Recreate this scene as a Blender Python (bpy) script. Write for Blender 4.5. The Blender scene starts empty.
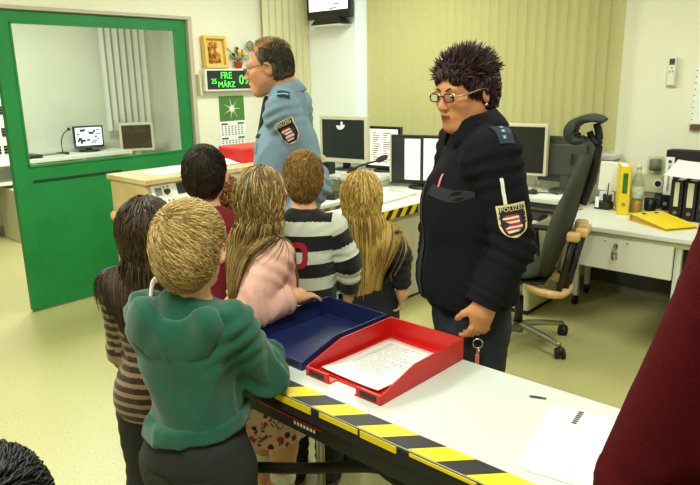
import bpy, bmesh, math, random
import numpy as np
from mathutils import Vector, Matrix, Euler
from mathutils.bvhtree import BVHTree
random.seed(7); RNG = np.random.default_rng(7)
PI = math.pi
SC = bpy.context.scene
COL = SC.collection

# ---------------------------------------------------------------- materials
def lin(c):
    return tuple((v/12.92 if v <= .04045 else ((v+.055)/1.055)**2.4) for v in (x/255 for x in c))
_mats = {}
def mat(name, rgb, rough=.6, metal=0., var=.0, vscale=20., bump=0., bscale=200., emit=None, estr=0., spec=.5, sheen=0., trans=0., alpha=1.):
    if name in _mats: return _mats[name]
    m = bpy.data.materials.new(name); m.use_nodes = True
    nt = m.node_tree; b = nt.nodes['Principled BSDF']
    c = lin(rgb)
    b.inputs['Base Color'].default_value = (*c, 1)
    b.inputs['Roughness'].default_value = rough
    b.inputs['Metallic'].default_value = metal
    b.inputs['Specular IOR Level'].default_value = spec
    if sheen: b.inputs['Sheen Weight'].default_value = sheen
    if trans: b.inputs['Transmission Weight'].default_value = trans
    if alpha < 1: b.inputs['Alpha'].default_value = alpha
    if emit is not None:
        b.inputs['Emission Color'].default_value = (*lin(emit), 1); b.inputs['Emission Strength'].default_value = estr
    tc = nt.nodes.new('ShaderNodeTexCoord')
    if var:
        n = nt.nodes.new('ShaderNodeTexNoise'); n.inputs['Scale'].default_value = vscale; n.inputs['Detail'].default_value = 5
        nt.links.new(tc.outputs['Object'], n.inputs['Vector'])
        r = nt.nodes.new('ShaderNodeValToRGB'); e = r.color_ramp.elements
        e[0].position = .3; e[1].position = .7
        e[0].color = (*[max(0, v*(1-var)) for v in c], 1); e[1].color = (*[min(1, v*(1+var)) for v in c], 1)
        nt.links.new(n.outputs['Fac'], r.inputs['Fac']); nt.links.new(r.outputs['Color'], b.inputs['Base Color'])
    if bump:
        n2 = nt.nodes.new('ShaderNodeTexNoise'); n2.inputs['Scale'].default_value = bscale; n2.inputs['Detail'].default_value = 3
        nt.links.new(tc.outputs['Object'], n2.inputs['Vector'])
        bp = nt.nodes.new('ShaderNodeBump'); bp.inputs['Strength'].default_value = bump; bp.inputs['Distance'].default_value = .004
        nt.links.new(n2.outputs['Fac'], bp.inputs['Height']); nt.links.new(bp.outputs['Normal'], b.inputs['Normal'])
    _mats[name] = m
    return m
def mat_hair(name, stops, rough=.45):
    if name in _mats: return _mats[name]
    m = bpy.data.materials.new(name); m.use_nodes = True
    nt = m.node_tree; b = nt.nodes['Principled BSDF']; b.inputs['Roughness'].default_value = rough
    b.inputs['Specular IOR Level'].default_value = .35
    g = nt.nodes.new('ShaderNodeNewGeometry'); r = nt.nodes.new('ShaderNodeValToRGB')
    e = r.color_ramp.elements
    while len(e) < len(stops): e.new(.5)
    for i, (p, c) in enumerate(stops):
        e[i].position = p; e[i].color = (*lin(c), 1)
    nt.links.new(g.outputs['Random Per Island'], r.inputs['Fac']); nt.links.new(r.outputs['Color'], b.inputs['Base Color'])
    _mats[name] = m; return m
def mat_attr(name, ramp, rough=.8, attr='tint', interp='CONSTANT', bump=.25, bscale=350., sheen=.2):
    """colour follows a per-vertex pattern coordinate woven into the cloth (stripes, prints, lips)"""
    if name in _mats: return _mats[name]
    m = bpy.data.materials.new(name); m.use_nodes = True
    nt = m.node_tree; b = nt.nodes['Principled BSDF']; b.inputs['Roughness'].default_value = rough
    b.inputs['Sheen Weight'].default_value = sheen; b.inputs['Specular IOR Level'].default_value = .3
    a = nt.nodes.new('ShaderNodeAttribute'); a.attribute_name = attr
    r = nt.nodes.new('ShaderNodeValToRGB'); r.color_ramp.interpolation = interp; e = r.color_ramp.elements
    while len(e) < len(ramp): e.new(.5)
    for i, (p, c) in enumerate(ramp):
        e[i].position = p; e[i].color = (*lin(c), 1)
    nt.links.new(a.outputs['Fac'], r.inputs['Fac']); nt.links.new(r.outputs['Color'], b.inputs['Base Color'])
    if bump:
        tc = nt.nodes.new('ShaderNodeTexCoord'); n2 = nt.nodes.new('ShaderNodeTexNoise'); n2.inputs['Scale'].default_value = bscale
        nt.links.new(tc.outputs['Object'], n2.inputs['Vector'])
        bp = nt.nodes.new('ShaderNodeBump'); bp.inputs['Strength'].default_value = bump; bp.inputs['Distance'].default_value = .003
        nt.links.new(n2.outputs['Fac'], bp.inputs['Height']); nt.links.new(bp.outputs['Normal'], b.inputs['Normal'])
    _mats[name] = m; return m
def mat_wave(name, ca, cb, scale, axis='X', rough=.5, w=.5, coord='Object', rot=(0,0,0), loc=(0,0,0)):
    """hard two-colour stripes along an axis of the object"""
    if name in _mats: return _mats[name]
    m = bpy.data.materials.new(name); m.use_nodes = True
    nt = m.node_tree; b = nt.nodes['Principled BSDF']; b.inputs['Roughness'].default_value = rough
    tc = nt.nodes.new('ShaderNodeTexCoord'); mp = nt.nodes.new('ShaderNodeMapping')
    mp.inputs['Rotation'].default_value = rot; mp.inputs['Location'].default_value = loc
    wv = nt.nodes.new('ShaderNodeTexWave'); wv.bands_direction = axis; wv.inputs['Scale'].default_value = scale; wv.wave_profile = 'SAW'
    r = nt.nodes.new('ShaderNodeValToRGB'); r.color_ramp.interpolation = 'CONSTANT'; e = r.color_ramp.elements
    e[0].color = (*lin(ca), 1); e[1].position = w; e[1].color = (*lin(cb), 1)
    nt.links.new(tc.outputs[coord], mp.inputs['Vector']); nt.links.new(mp.outputs['Vector'], wv.inputs['Vector'])
    nt.links.new(wv.outputs['Fac'], r.inputs['Fac']); nt.links.new(r.outputs['Color'], b.inputs['Base Color'])
    _mats[name] = m; return m
def mat_speckle(name, base, dark, light, scale, rough, bump=0.05):
    if name in _mats: return _mats[name]
    m = bpy.data.materials.new(name); m.use_nodes = True
    nt = m.node_tree; b = nt.nodes['Principled BSDF']; b.inputs['Roughness'].default_value = rough
    tc = nt.nodes.new('ShaderNodeTexCoord'); n = nt.nodes.new('ShaderNodeTexNoise'); n.inputs['Scale'].default_value = scale; n.inputs['Detail'].default_value = 2
    nt.links.new(tc.outputs['Object'], n.inputs['Vector'])
    r = nt.nodes.new('ShaderNodeValToRGB'); e = r.color_ramp.elements
    e[0].position = .30; e[0].color = (*lin(dark), 1); e[1].position = .42; e[1].color = (*lin(base), 1)
    x = e.new(.6); x.color = (*lin(base), 1); x = e.new(.72); x.color = (*lin(light), 1)
    nt.links.new(n.outputs['Fac'], r.inputs['Fac']); nt.links.new(r.outputs['Color'], b.inputs['Base Color'])
    _mats[name] = m; return m
def mat_wood(name, a, b2, scale=6., rough=.45, stretch=(1, 12, 1)):
    if name in _mats: return _mats[name]
    m = bpy.data.materials.new(name); m.use_nodes = True
    nt = m.node_tree; b = nt.nodes['Principled BSDF']; b.inputs['Roughness'].default_value = rough
    tc = nt.nodes.new('ShaderNodeTexCoord'); mp = nt.nodes.new('ShaderNodeMapping'); mp.inputs['Scale'].default_value = stretch
    n = nt.nodes.new('ShaderNodeTexNoise'); n.inputs['Scale'].default_value = scale; n.inputs['Detail'].default_value = 6; n.inputs['Distortion'].default_value = .6
    nt.links.new(tc.outputs['Object'], mp.inputs['Vector']); nt.links.new(mp.outputs['Vector'], n.inputs['Vector'])
    r = nt.nodes.new('ShaderNodeValToRGB'); e = r.color_ramp.elements
    e[0].position = .35; e[0].color = (*lin(a), 1); e[1].position = .7; e[1].color = (*lin(b2), 1)
    nt.links.new(n.outputs['Fac'], r.inputs['Fac']); nt.links.new(r.outputs['Color'], b.inputs['Base Color'])
    _mats[name] = m; return m
def mat_glass(name, tint=(235, 245, 238), refl=.08):
    if name in _mats: return _mats[name]
    m = bpy.data.materials.new(name); m.use_nodes = True
    nt = m.node_tree; nt.nodes.clear()
    o = nt.nodes.new('ShaderNodeOutputMaterial'); mx = nt.nodes.new('ShaderNodeMixShader'); t = nt.nodes.new('ShaderNodeBsdfTransparent')
    g = nt.nodes.new('ShaderNodeBsdfGlossy'); g.inputs['Roughness'].default_value = .02
    lw = nt.nodes.new('ShaderNodeLayerWeight'); lw.inputs['Blend'].default_value = .5
    pw = nt.nodes.new('ShaderNodeMath'); pw.operation = 'POWER'; pw.inputs[1].default_value = 4.
    fr = nt.nodes.new('ShaderNodeMath'); fr.operation = 'MULTIPLY_ADD'; fr.inputs[1].default_value = .5; fr.inputs[2].default_value = refl*.5
    nt.links.new(lw.outputs['Facing'], pw.inputs[0]); nt.links.new(pw.outputs[0], fr.inputs[0])
    t.inputs['Color'].default_value = (*lin(tint), 1)
    nt.links.new(fr.outputs[0], mx.inputs[0]); nt.links.new(t.outputs[0], mx.inputs[1]); nt.links.new(g.outputs[0], mx.inputs[2])
    nt.links.new(mx.outputs[0], o.inputs[0]); _mats[name] = m; return m

# ---------------------------------------------------------------- objects
def setp(o, label=None, cat=None, group=None, kind=None):
    if label: o['label'] = label
    if cat: o['category'] = cat
    if group: o['group'] = group
    if kind: o['kind'] = kind
    return o
def thing(name, label, cat, loc=(0, 0, 0), rz=0., group=None):
    o = bpy.data.objects.new(name, None); COL.objects.link(o)
    o.empty_display_size = .05
    o.location = loc; o.rotation_euler = (0, 0, rz)
    return setp(o, label, cat, group)
def obj(name, bm, m, parent=None, smooth=False, label=None, loc=None, rot=None):
    me = bpy.data.meshes.new(name)
    bmesh.ops.recalc_face_normals(bm, faces=bm.faces)
    bm.to_mesh(me); bm.free()
    for mm in (m if isinstance(m, (list, tuple)) else [m]): me.materials.append(mm)
    if smooth:
        for p in me.polygons: p.use_smooth = True
    o = bpy.data.objects.new(name, me); COL.objects.link(o)
    if parent: o.parent = parent
    if loc: o.location = loc
    if rot: o.rotation_euler = rot
    if label: o['label'] = label
    return o
def struct(name, bm, m, parent=None, smooth=False):
    o = obj(name, bm, m, parent, smooth)
    if parent is None: o['kind'] = 'structure'
    return o
def BM(): return bmesh.new()
def merge(bm, t, M=None):
    if M is not None: bmesh.ops.transform(t, matrix=M, verts=t.verts)
    me = bpy.data.meshes.new('t'); t.to_mesh(me); t.free(); bm.from_mesh(me); bpy.data.meshes.remove(me)
def box(bm, lo, hi, bev=0., M=None, seg=2, mi=None):
    t = bmesh.new(); bmesh.ops.create_cube(t, size=1)
    s = [hi[i]-lo[i] for i in range(3)]; c = [(hi[i]+lo[i])/2 for i in range(3)]
    for v in t.verts: v.co = Vector([v.co[i]*s[i]+c[i] for i in range(3)])
    if bev:
        bmesh.ops.bevel(t, geom=t.edges[:], offset=min(bev, min(abs(x) for x in s)*.45), segments=seg, affect='EDGES', profile=.5)
    if mi is not None:
        for f in t.faces: f.material_index = mi
    merge(bm, t, M); return bm
def frame_to(a, b):
    d = (Vector(b)-Vector(a)); q = d.to_track_quat('Z', 'Y')
    return Matrix.Translation(Vector(a)) @ q.to_matrix().to_4x4(), d.length
def cyl(bm, a, b, r, r2=None, seg=20, caps=True):
    M, L = frame_to(a, b); t = bmesh.new()
    bmesh.ops.create_cone(t, cap_ends=caps, segments=seg, radius1=r, radius2=r if r2 is None else r2, depth=L)
    bmesh.ops.translate(t, vec=(0, 0, L/2), verts=t.verts); merge(bm, t, M); return bm
def ball(bm, c, r, seg=20, M=None, sc=(1, 1, 1)):
    t = bmesh.new(); bmesh.ops.create_uvsphere(t, u_segments=seg, v_segments=max(8, seg//2), radius=r)
    for v in t.verts: v.co = Vector((v.co.x*sc[0], v.co.y*sc[1], v.co.z*sc[2]))
    bmesh.ops.translate(t, vec=c, verts=t.verts); merge(bm, t, M); return bm
def catmull(pts, n=6, closed=False):
    P = [Vector(p) for p in pts]; out = []
    N = len(P); rng = range(N if closed else N-1)
    for i in rng:
        if closed: p0, p1, p2, p3 = P[(i-1) % N], P[i], P[(i+1) % N], P[(i+2) % N]
        else: p0, p1, p2, p3 = P[max(i-1, 0)], P[i], P[i+1], P[min(i+2, N-1)]
        for k in range(n):
            t = k/n
            out.append(.5*((2*p1)+(p2-p0)*t+(2*p0-5*p1+4*p2-p3)*t*t+(3*p1-p0-3*p2+p3)*t**3))
    if not closed: out.append(P[-1])
    return out
def tube(bm, pts, r, seg=8, n=6, closed=False, smoothpts=True, flat=1.):
    P = catmull(pts, n, closed) if smoothpts else [Vector(p) for p in pts]
    rings = []; N = len(P); up = Vector((0, 0, 1))
    for i, p in enumerate(P):
        t = (P[(i+1) % N]-P[i-1]) if closed else (P[min(i+1, N-1)]-P[max(i-1, 0)])
        t.normalize(); a = up - t*up.dot(t)
        if a.length < .05: a = Vector((1, 0, 0))-t*t.x
        a.normalize(); b = t.cross(a)
        rr = r(i/(N-1)) if callable(r) else r
        rings.append([bm.verts.new(p+(a*math.cos(2*PI*k/seg)+b*math.sin(2*PI*k/seg)*flat)*rr) for k in range(seg)])
    for i in range(N if closed else N-1):
        A, B = rings[i], rings[(i+1) % N]
        for k in range(seg): bm.faces.new((A[k], A[(k+1) % seg], B[(k+1) % seg], B[k]))
    if not closed:
        bm.faces.new(rings[0][::-1]); bm.faces.new(rings[-1])
    return bm
def lathe(bm, prof, c=(0, 0, 0), seg=28, M=None):
    t = bmesh.new(); rings = []
    for r, z in prof:
        rings.append([t.verts.new((c[0]+r*math.cos(2*PI*k/seg), c[1]+r*math.sin(2*PI*k/seg), c[2]+z)) for k in range(seg)])
    for A, B in zip(rings, rings[1:]):
        for k in range(seg): t.faces.new((A[k], A[(k+1) % seg], B[(k+1) % seg], B[k]))
    t.faces.new(rings[0][::-1]); t.faces.new(rings[-1]); merge(bm, t, M); return bm
def prism(bm, pts, t0, t1, M=None, bev=0.):
    """polygon in local XY extruded along local Z from t0 to t1"""
    t = bmesh.new()
    A = [t.verts.new((x, y, t0)) for x, y in pts]; B = [t.verts.new((x, y, t1)) for x, y in pts]
    t.faces.new(A[::-1]); t.faces.new(B); n = len(pts)
    for k in range(n): t.faces.new((A[k], A[(k+1) % n], B[(k+1) % n], B[k]))
    if bev: bmesh.ops.bevel(t, geom=t.edges[:], offset=bev, segments=1, affect='EDGES')
    merge(bm, t, M); return bm
def basis(o, x, y):
    x = Vector(x).normalized(); y = Vector(y); y = (y-x*x.dot(y)).normalized(); z = x.cross(y)
    return Matrix(((x.x, y.x, z.x, o[0]), (x.y, y.y, z.y, o[1]), (x.z, y.z, z.z, o[2]), (0, 0, 0, 1)))
def text_bm(bm, s, size, M, depth=.0006, align='CENTER', space=1.):
    cu = bpy.data.curves.new('txt', 'FONT'); cu.body = s; cu.size = size; cu.align_x = align; cu.align_y = 'CENTER'
    cu.extrude = depth/2; cu.space_character = space; cu.resolution_u = 2
    o = bpy.data.objects.new('txt', cu); COL.objects.link(o)
    bpy.context.view_layer.update()
    me = bpy.data.meshes.new_from_object(o.evaluated_get(bpy.context.evaluated_depsgraph_get()))
    t = bmesh.new(); t.from_mesh(me); merge(bm, t, M)
    bpy.data.objects.remove(o); bpy.data.curves.remove(cu); bpy.data.meshes.remove(me); return bm
def text_lines(bm, M, w, h, rows, rnd, thick=.0016):
    """printed lines on a sheet: rows of short ink bars (illegible body text)"""
    for i in range(rows):
        y = h/2-(i+.5)*h/rows; x = -w/2
        L = w*rnd.uniform(.35, 1.)
        while x < -w/2+L:
            l = rnd.uniform(.008, .03); l = min(l, w/2-x)
            box(bm, (x, y-thick/2, 0), (x+l, y+thick/2, .0004), M=M); x += l+.004
            if x > w/2-.006: break

# ---------------------------------------------------------------- solid fields (bodies and clothes)
class Field:
    def __init__(s): s.p = []; s.cuts = []
    def cap(s, a, b, ra, rb=None, k=.02, planes=(), op='u'):
        a = np.array(a, float); b = np.array(b, float); rb = ra if rb is None else rb
        ab = b-a; L2 = max(ab@ab, 1e-9); pl = [(np.array(q, float), np.array(n, float)/np.linalg.norm(n)) for q, n in planes]
        def fn(P):
            t = np.clip(((P-a)@ab)/L2, 0, 1)
            d = np.linalg.norm(P-a-t[..., None]*ab, axis=-1)-(ra+(rb-ra)*t)
            for q, n in pl: d = np.maximum(d, (P-q)@n)
            return d
        R = max(ra, rb); s.p.append((fn, np.minimum(a, b)-R, np.maximum(a, b)+R, op, k)); return s
    def ell(s, c, r, rot=None, k=.02, op='u', planes=()):
        c = np.array(c, float); r = np.array(r, float); R = np.eye(3) if rot is None else np.array(rot, float)
        pl = [(np.array(q, float), np.array(n, float)/np.linalg.norm(n)) for q, n in planes]
        def fn(P):
            q = (P-c)@R/r; k0 = np.linalg.norm(q, axis=-1); k1 = np.linalg.norm(q/r, axis=-1)
            d = k0*(k0-1)/np.maximum(k1, 1e-9)
            d = np.where(k0 < 1e-4, -r.min(), d)
            for q2, n in pl: d = np.maximum(d, (P-q2)@n)
            return d
        m = r.max(); s.p.append((fn, c-m, c+m, op, k)); return s
    def cut(s, q, n):   # keep the side against n
        s.cuts.append((np.array(q, float), np.array(n, float)/np.linalg.norm(n))); return s
    def eval(s, P):
        d = np.full(P.shape[:-1], 9.)
        for fn, lo, hi, op, k in s.p: d = s._mix(d, fn(P), op, k)
        for q, n in s.cuts: d = np.maximum(d, (P-q)@n)
        return d
    @staticmethod
    def _mix(a, b, op, k):
        if op == 'u':
            h = np.maximum(k-np.abs(a-b), 0)/k; return np.minimum(a, b)-h*h*k*.25
        b = -b; h = np.maximum(k-np.abs(a-b), 0)/k; return np.maximum(a, b)+h*h*k*.25
    def grad(s, P, e=.002):
        g = np.stack([s.eval(P+np.eye(3)[i]*e)-s.eval(P-np.eye(3)[i]*e) for i in range(3)], -1)
        return g/np.maximum(np.linalg.norm(g, axis=-1, keepdims=True), 1e-9)
    def mesh(s, h):
        us = [p for p in s.p if p[3] == 'u']
        lo = np.min([p[1] for p in us], 0)-3*h; hi = np.max([p[2] for p in us], 0)+3*h
        n = np.ceil((hi-lo)/h).astype(int)+1
        ax = [lo[i]+h*np.arange(n[i]) for i in range(3)]
        D = np.full(tuple(n), 1., np.float32)
        for fn, a, b, op, k in s.p:
            m = k+2.5*h
            i0 = np.clip(np.floor((a-m-lo)/h).astype(int), 0, n-1); i1 = np.clip(np.ceil((b+m-lo)/h).astype(int)+1, 1, n)
            if np.any(i1 <= i0): continue
            sl = tuple(slice(i0[i], i1[i]) for i in range(3))
            G = np.stack(np.meshgrid(*[ax[i][sl[i]] for i in range(3)], indexing='ij'), -1)
            D[sl] = s._mix(D[sl], fn(G), op, k)
        if s.cuts:
            for q, nn in s.cuts:
                pl = ((ax[0]-q[0])*nn[0])[:, None, None]+((ax[1]-q[1])*nn[1])[None, :, None]+((ax[2]-q[2])*nn[2])[None, None, :]
                D = np.maximum(D, pl)
        return surfnet(D, lo, h)
def surfnet(D, lo, h):
    I = D < 0
    def sh(A, a, b, c): return A[a:A.shape[0]-1+a, b:A.shape[1]-1+b, c:A.shape[2]-1+c]
    cnt = np.zeros(tuple(x-1 for x in D.shape), np.int8)
    for a in (0, 1):
        for b in (0, 1):
            for c in (0, 1): cnt += sh(I, a, b, c)
    act = np.argwhere((cnt > 0) & (cnt < 8))
    vid = np.full(cnt.shape, -1, np.int32); vid[tuple(act.T)] = np.arange(len(act))
    acc = np.zeros((len(act), 3)); num = np.zeros(len(act))
    cor = {}
    for a in (0, 1):
        for b in (0, 1):
            for c in (0, 1): cor[a, b, c] = D[act[:, 0]+a, act[:, 1]+b, act[:, 2]+c].astype(float)
    for (p, v0) in cor.items():
        for x in range(3):
            if p[x] == 0:
                q = list(p); q[x] = 1; v1 = cor[tuple(q)]
                m = (v0 < 0) != (v1 < 0); t = np.where(m, v0/np.where(m, v0-v1, 1), 0)
                pt = np.tile(np.array(p, float), (len(act), 1)); pt[:, x] += t
                acc += pt*m[:, None]; num += m
    V = lo+h*(act+acc/num[:, None])
    F = []
    for x in range(3):
        s0 = [slice(None)]*3; s1 = [slice(None)]*3; s0[x] = slice(0, -1); s1[x] = slice(1, None)
        A = I[tuple(s0)]; B = I[tuple(s1)]
        e = np.argwhere(A != B); y, z = (x+1) % 3, (x+2) % 3
        ok = (e[:, y] > 0) & (e[:, z] > 0) & (e[:, y] < cnt.shape[y]) & (e[:, z] < cnt.shape[z]); e = e[ok]
        ins = A[tuple(e.T)]
        def g(dy, dz):
            q = e.copy(); q[:, y] -= dy; q[:, z] -= dz; return vid[tuple(q.T)]
        q = np.stack([g(1, 1), g(0, 1), g(0, 0), g(1, 0)], -1)
        q[~ins] = q[~ins][:, ::-1]; F.append(q)
    F = np.concatenate(F); F = F[(F >= 0).all(1)]
    return V, F
def vnormals(V, F):
    n = np.cross(V[F[:, 2]]-V[F[:, 0]], V[F[:, 3]]-V[F[:, 1]]); N = np.zeros_like(V)
    for k in range(4): np.add.at(N, F[:, k], n)
    return N/np.maximum(np.linalg.norm(N, axis=1, keepdims=True), 1e-12)
def relax(V, F, it=1, lam=.5):
    for _ in range(it):
        S = np.zeros_like(V); c = np.zeros(len(V))
        for k in range(4):
            for j in (1, 3):
                np.add.at(S, F[:, k], V[F[:, (k+j) % 4]]); np.add.at(c, F[:, k], 1)
        V = V+lam*(S/c[:, None]-V)
    return V
def wob(P, seed, fr, oct=5):
    r = np.random.default_rng(seed); o = np.zeros(len(P)); fr = np.array(fr, float)
    W = P+.35*np.stack([np.sin(P@(r.normal(size=3)*fr*.7)+r.uniform(0, 6)) for _ in range(3)], -1)/fr.mean()
    for i in range(oct):
        o += np.sin(W@(r.normal(size=3)*fr)+r.uniform(0, 6.28))
    return o/oct**.5
def quads_obj(name, V, F, m, parent=None, tint=None, smooth=True, label=None):
    me = bpy.data.meshes.new(name); k = F.shape[1]
    me.vertices.add(len(V)); me.vertices.foreach_set('co', np.ascontiguousarray(V, dtype=np.float32).ravel())
    me.loops.add(F.size); me.loops.foreach_set('vertex_index', np.ascontiguousarray(F, dtype=np.int32).ravel())
    me.polygons.add(len(F)); me.polygons.foreach_set('loop_start', np.arange(0, F.size, k, dtype=np.int32))
    me.update(calc_edges=True); me.validate()
    if smooth: me.polygons.foreach_set('use_smooth', np.ones(len(me.polygons), bool))
    if tint is not None:
        a = me.attributes.new('tint', 'FLOAT', 'POINT'); a.data.foreach_set('value', np.asarray(tint, np.float32))
    for mm in (m if isinstance(m, (list, tuple)) else [m]): me.materials.append(mm)
    o = bpy.data.objects.new(name, me); COL.objects.link(o)
    if parent: o.parent = parent
    if label: o['label'] = label
    return o
def strands_obj(name, paths, w, m, parent, sides=3, taper=.25):
    """paths (S,N,3): one thin tapering lock per column"""
    S, N, _ = paths.shape
    T = np.gradient(paths, axis=0); T /= np.maximum(np.linalg.norm(T, axis=-1, keepdims=True), 1e-9)
    ref = np.array([.31, .52, .8]); A = np.cross(T, ref); A /= np.maximum(np.linalg.norm(A, axis=-1, keepdims=True), 1e-6); B = np.cross(T, A)
    t = np.linspace(0, 1, S)[:, None]; prof = (1-(1-taper)*t**2.)
    ww = np.broadcast_to(w, (N,))[None, :]*prof
    V = np.stack([paths+(A*math.cos(2*PI*k/sides)+B*math.sin(2*PI*k/sides))*ww[..., None] for k in range(sides)], 2)  # S,N,k,3
    idx = np.arange(S*N*sides).reshape(S, N, sides); F = []
    for k in range(sides):
        k2 = (k+1) % sides
        F.append(np.stack([idx[:-1, :, k], idx[:-1, :, k2], idx[1:, :, k2], idx[1:, :, k]], -1).reshape(-1, 4))
    return quads_obj(name, V.reshape(-1, 3), np.concatenate(F), m, parent)
# ---------------------------------------------------------------- people
def nrm(v): v = np.array(v, float); return v/max(np.linalg.norm(v), 1e-9)
class Fig:
    def __init__(s, label, x, y, heading, h, kid=False, girth=1., lean=(0, 0), shz=None, head=None, arms=None, hs=None, sw=None, group=None, feet=None):
        s.h = h; s.kid = kid; s.g = girth; s.lean = np.array([lean[0], lean[1], 0.])
        s.root = thing('person', label, 'person', (x, y, 0), math.radians(heading), group)
        s.Mi = (Matrix.Translation((x, y, 0)) @ Matrix.Rotation(math.radians(heading), 4, 'Z')).inverted()
        hd = dict(yaw=0, pitch=0, roll=0, off=(0, 0, 0)); hd.update(head or {})
        s.hs = hs or (.2/.23 if kid else 1.)
        s.zsh = h*(shz or (.80 if kid else .83)); s.zhip = h*(.475 if kid else .50)
        s.sw = (sw or (.086*h if kid else .097*h))
        hc = np.array([0, .012*h, h-.118*s.hs])+s.lean*1.25+np.array(hd['off'])
        s.hc = hc
        s.HM = Matrix.Translation(Vector(hc)) @ Matrix.Rotation(math.radians(hd['yaw']), 4, 'Z') @ Matrix.Rotation(math.radians(hd['pitch']), 4, 'X') @ Matrix.Rotation(math.radians(hd['roll']), 4, 'Y') @ Matrix.Scale(s.hs, 4)
        s.HR = np.array(s.HM.to_3x3())/s.hs
        s.sh = {}; s.el = {}; s.wr = {}; s.hand = {}
        arms = arms or {}
        for k, sg in (('R', 1), ('L', -1)):
            a = arms.get(k, {})
            S = s.tp([sg*s.sw, -.005*h, s.zsh])+np.array(a.get('shoff', (0, 0, 0)))
            E = s.w(a['elbow']) if 'elbow' in a else S+np.array([sg*.03*h, -.012*h, -.178*h])
            Wr = s.w(a['wrist']) if 'wrist' in a else E+np.array([sg*.002*h, .028*h, -.148*h])
            s.sh[k], s.el[k], s.wr[k] = S, E, Wr
            hdv = nrm(s.w(a['hand'])-Wr) if 'hand' in a else nrm(Wr-E)
            pn = a.get('palm', (-sg, 0, 0)); s.hand[k] = (hdv, np.array(pn, float), a.get('curl', .45), a.get('thumb', None))
        f = feet or {}
        s.hip = {}; s.kn = {}; s.an = {}; s.toe = {}
        for k, sg in (('R', 1), ('L', -1)):
            fx, fy, fa = f.get(k, (sg*.055*h, -.005*h, sg*8))
            s.hip[k] = np.array([sg*.05*h, -.005*h, s.zhip]); s.an[k] = np.array([fx, fy, .045*h])
            s.kn[k] = (s.hip[k]+s.an[k])/2+np.array([sg*.004*h, .014*h, .01*h])
            s.toe[k] = s.an[k]+np.array([math.sin(math.radians(fa))*.105*h, math.cos(math.radians(fa))*.105*h, -.03*h])
    def w(s, p): return np.array(s.Mi @ Vector(p))
    def tp(s, p):
        p = np.array(p, float); t = max(0, (p[2]-s.zhip)/(s.zsh-s.zhip)); return p+s.lean*t
    def H(s, p): return np.array(s.HM @ Vector(p))
    def hl(s, P): return ((P-s.hc)@s.HR)/s.hs
    # ---- fields
    def torso(s, F, e=0., depth=1., hip=True, k=.05, neck=None):
        h, g = s.h, s.g; c = 1. if not s.kid else .83
        F.ell(s.tp([0, 0, .715*h]), (.094*h*g*c+e, .066*h*g*depth+e, .11*h+e), k=k)
        F.cap(s.tp([-s.sw*.8, -.004*h, s.zsh-.022*h]), s.tp([s.sw*.8, -.004*h, s.zsh-.022*h]), .033*h+e, k=k)
        F.ell(s.tp([0, .006*h, .60*h]), (.086*h*g*c+e, .064*h*g*depth+e, .10*h+e), k=k)
        if hip: F.ell([0, -.006*h, .515*h], (.096*h*g*(c+.04)+e, .070*h*g+e, .075*h+e), k=k)
        pl = [(s.tp([0, 0, neck]), (0, .35, 1))] if neck is not None else ()
        for sg in (-1, 1): F.cap(s.tp([0, -.010*h, s.zsh+.012*h]), s.tp([sg*s.sw*.75, -.006*h, s.zsh-.008*h]), .030*h+e*.8, .024*h+e*.8, k=.03, planes=pl)
        F.cap(s.tp([0, -.008*h, s.zsh-.01*h]), s.tp([0, -.006*h, s.zsh+.04*h]), .033*h+e*.5, .030*h+e*.4, k=.03, planes=pl)
    def arm(s, F, k, e=0., upto=1., taper=0., planes=True, kk=.018):
        h = s.h; S, E, Wr = s.sh[k], s.el[k], s.wr[k]
        up = (.0265 if s.kid else .0285)*h+e; el = (.0215 if s.kid else .0235)*h+e; wr = .0165*h+e*(1-taper)
        F.cap(S, E, up, el, k=kk)
        q = E+(Wr-E)*upto; d = nrm(Wr-E)
        F.cap(E, q+d*.03, el, wr, k=kk, planes=[(q, d)] if planes else ())
    def legs(s, F, e=0., low=None, kk=.02, flare=0.):
        h = s.h
        for k in 'RL':
            pl = [((0, 0, low), (0, 0, -1))] if low is not None else ()
            F.cap(s.hip[k], s.kn[k], .054*h*s.g+e, .037*h+e+flare*.5, k=kk, planes=pl)
            F.cap(s.kn[k], s.an[k]+np.array([0, 0, -.02]), .037*h+e+flare*.5, .025*h+e+flare, k=kk, planes=pl)
    def face(s, F, adult=True):
        c = lambda p: s.H(p)
        u = s.hs; R = s.HR
        wd = 1. if adult else 1.03
        F.ell(c((0, -.018, .032)), np.array((.074*wd, .094, .084))*u, R, k=.01*u)
        F.ell(c((0, .022, -.03)), np.array(((.061*wd if not adult else .057), .063, .079))*u, R, k=.03*u)
        F.cap(c((-.012, .064, -.094)), c((.012, .064, -.094)), .019*u, k=.03*u)
        for g in (-1, 1):
            F.cap(c((g*.048, .0, -.052)), c((g*.014, .058, -.096)), .017*u, .015*u, k=.03*u)
            F.ell(c((g*.041, .060, -.022)), np.array((.022, .02, .018))*u, R, k=.02*u)
            if adult: F.ell(c((g*.044, .030, -.045)), np.array((.016, .028, .026))*u, R, k=.03*u)
        F.cap(c((-.036, .071, .022)), c((.036, .071, .022)), .014*u, k=.025*u)
        for g in (-1, 1):
            F.ell(c((g*.031, .096, .002)), np.array((.018, .019, .012))*u, R, k=.012*u, op='s')
            F.ell(c((g*.031, .071, .001)), np.array((.0145, .0135, .0125))*u, R, k=.006*u)
        F.cap(c((0, .084, .008)), c((0, .105, -.029)), .0075*u, .0115*u, k=.014*u)
        for g in (-1, 1): F.ell(c((g*.011, .096, -.033)), np.array((.008, .01, .007))*u, R, k=.008*u)
        F.ell(c((0, .075, -.062)), np.array((.03, .018, .022))*u, R, k=.015*u)
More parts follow.
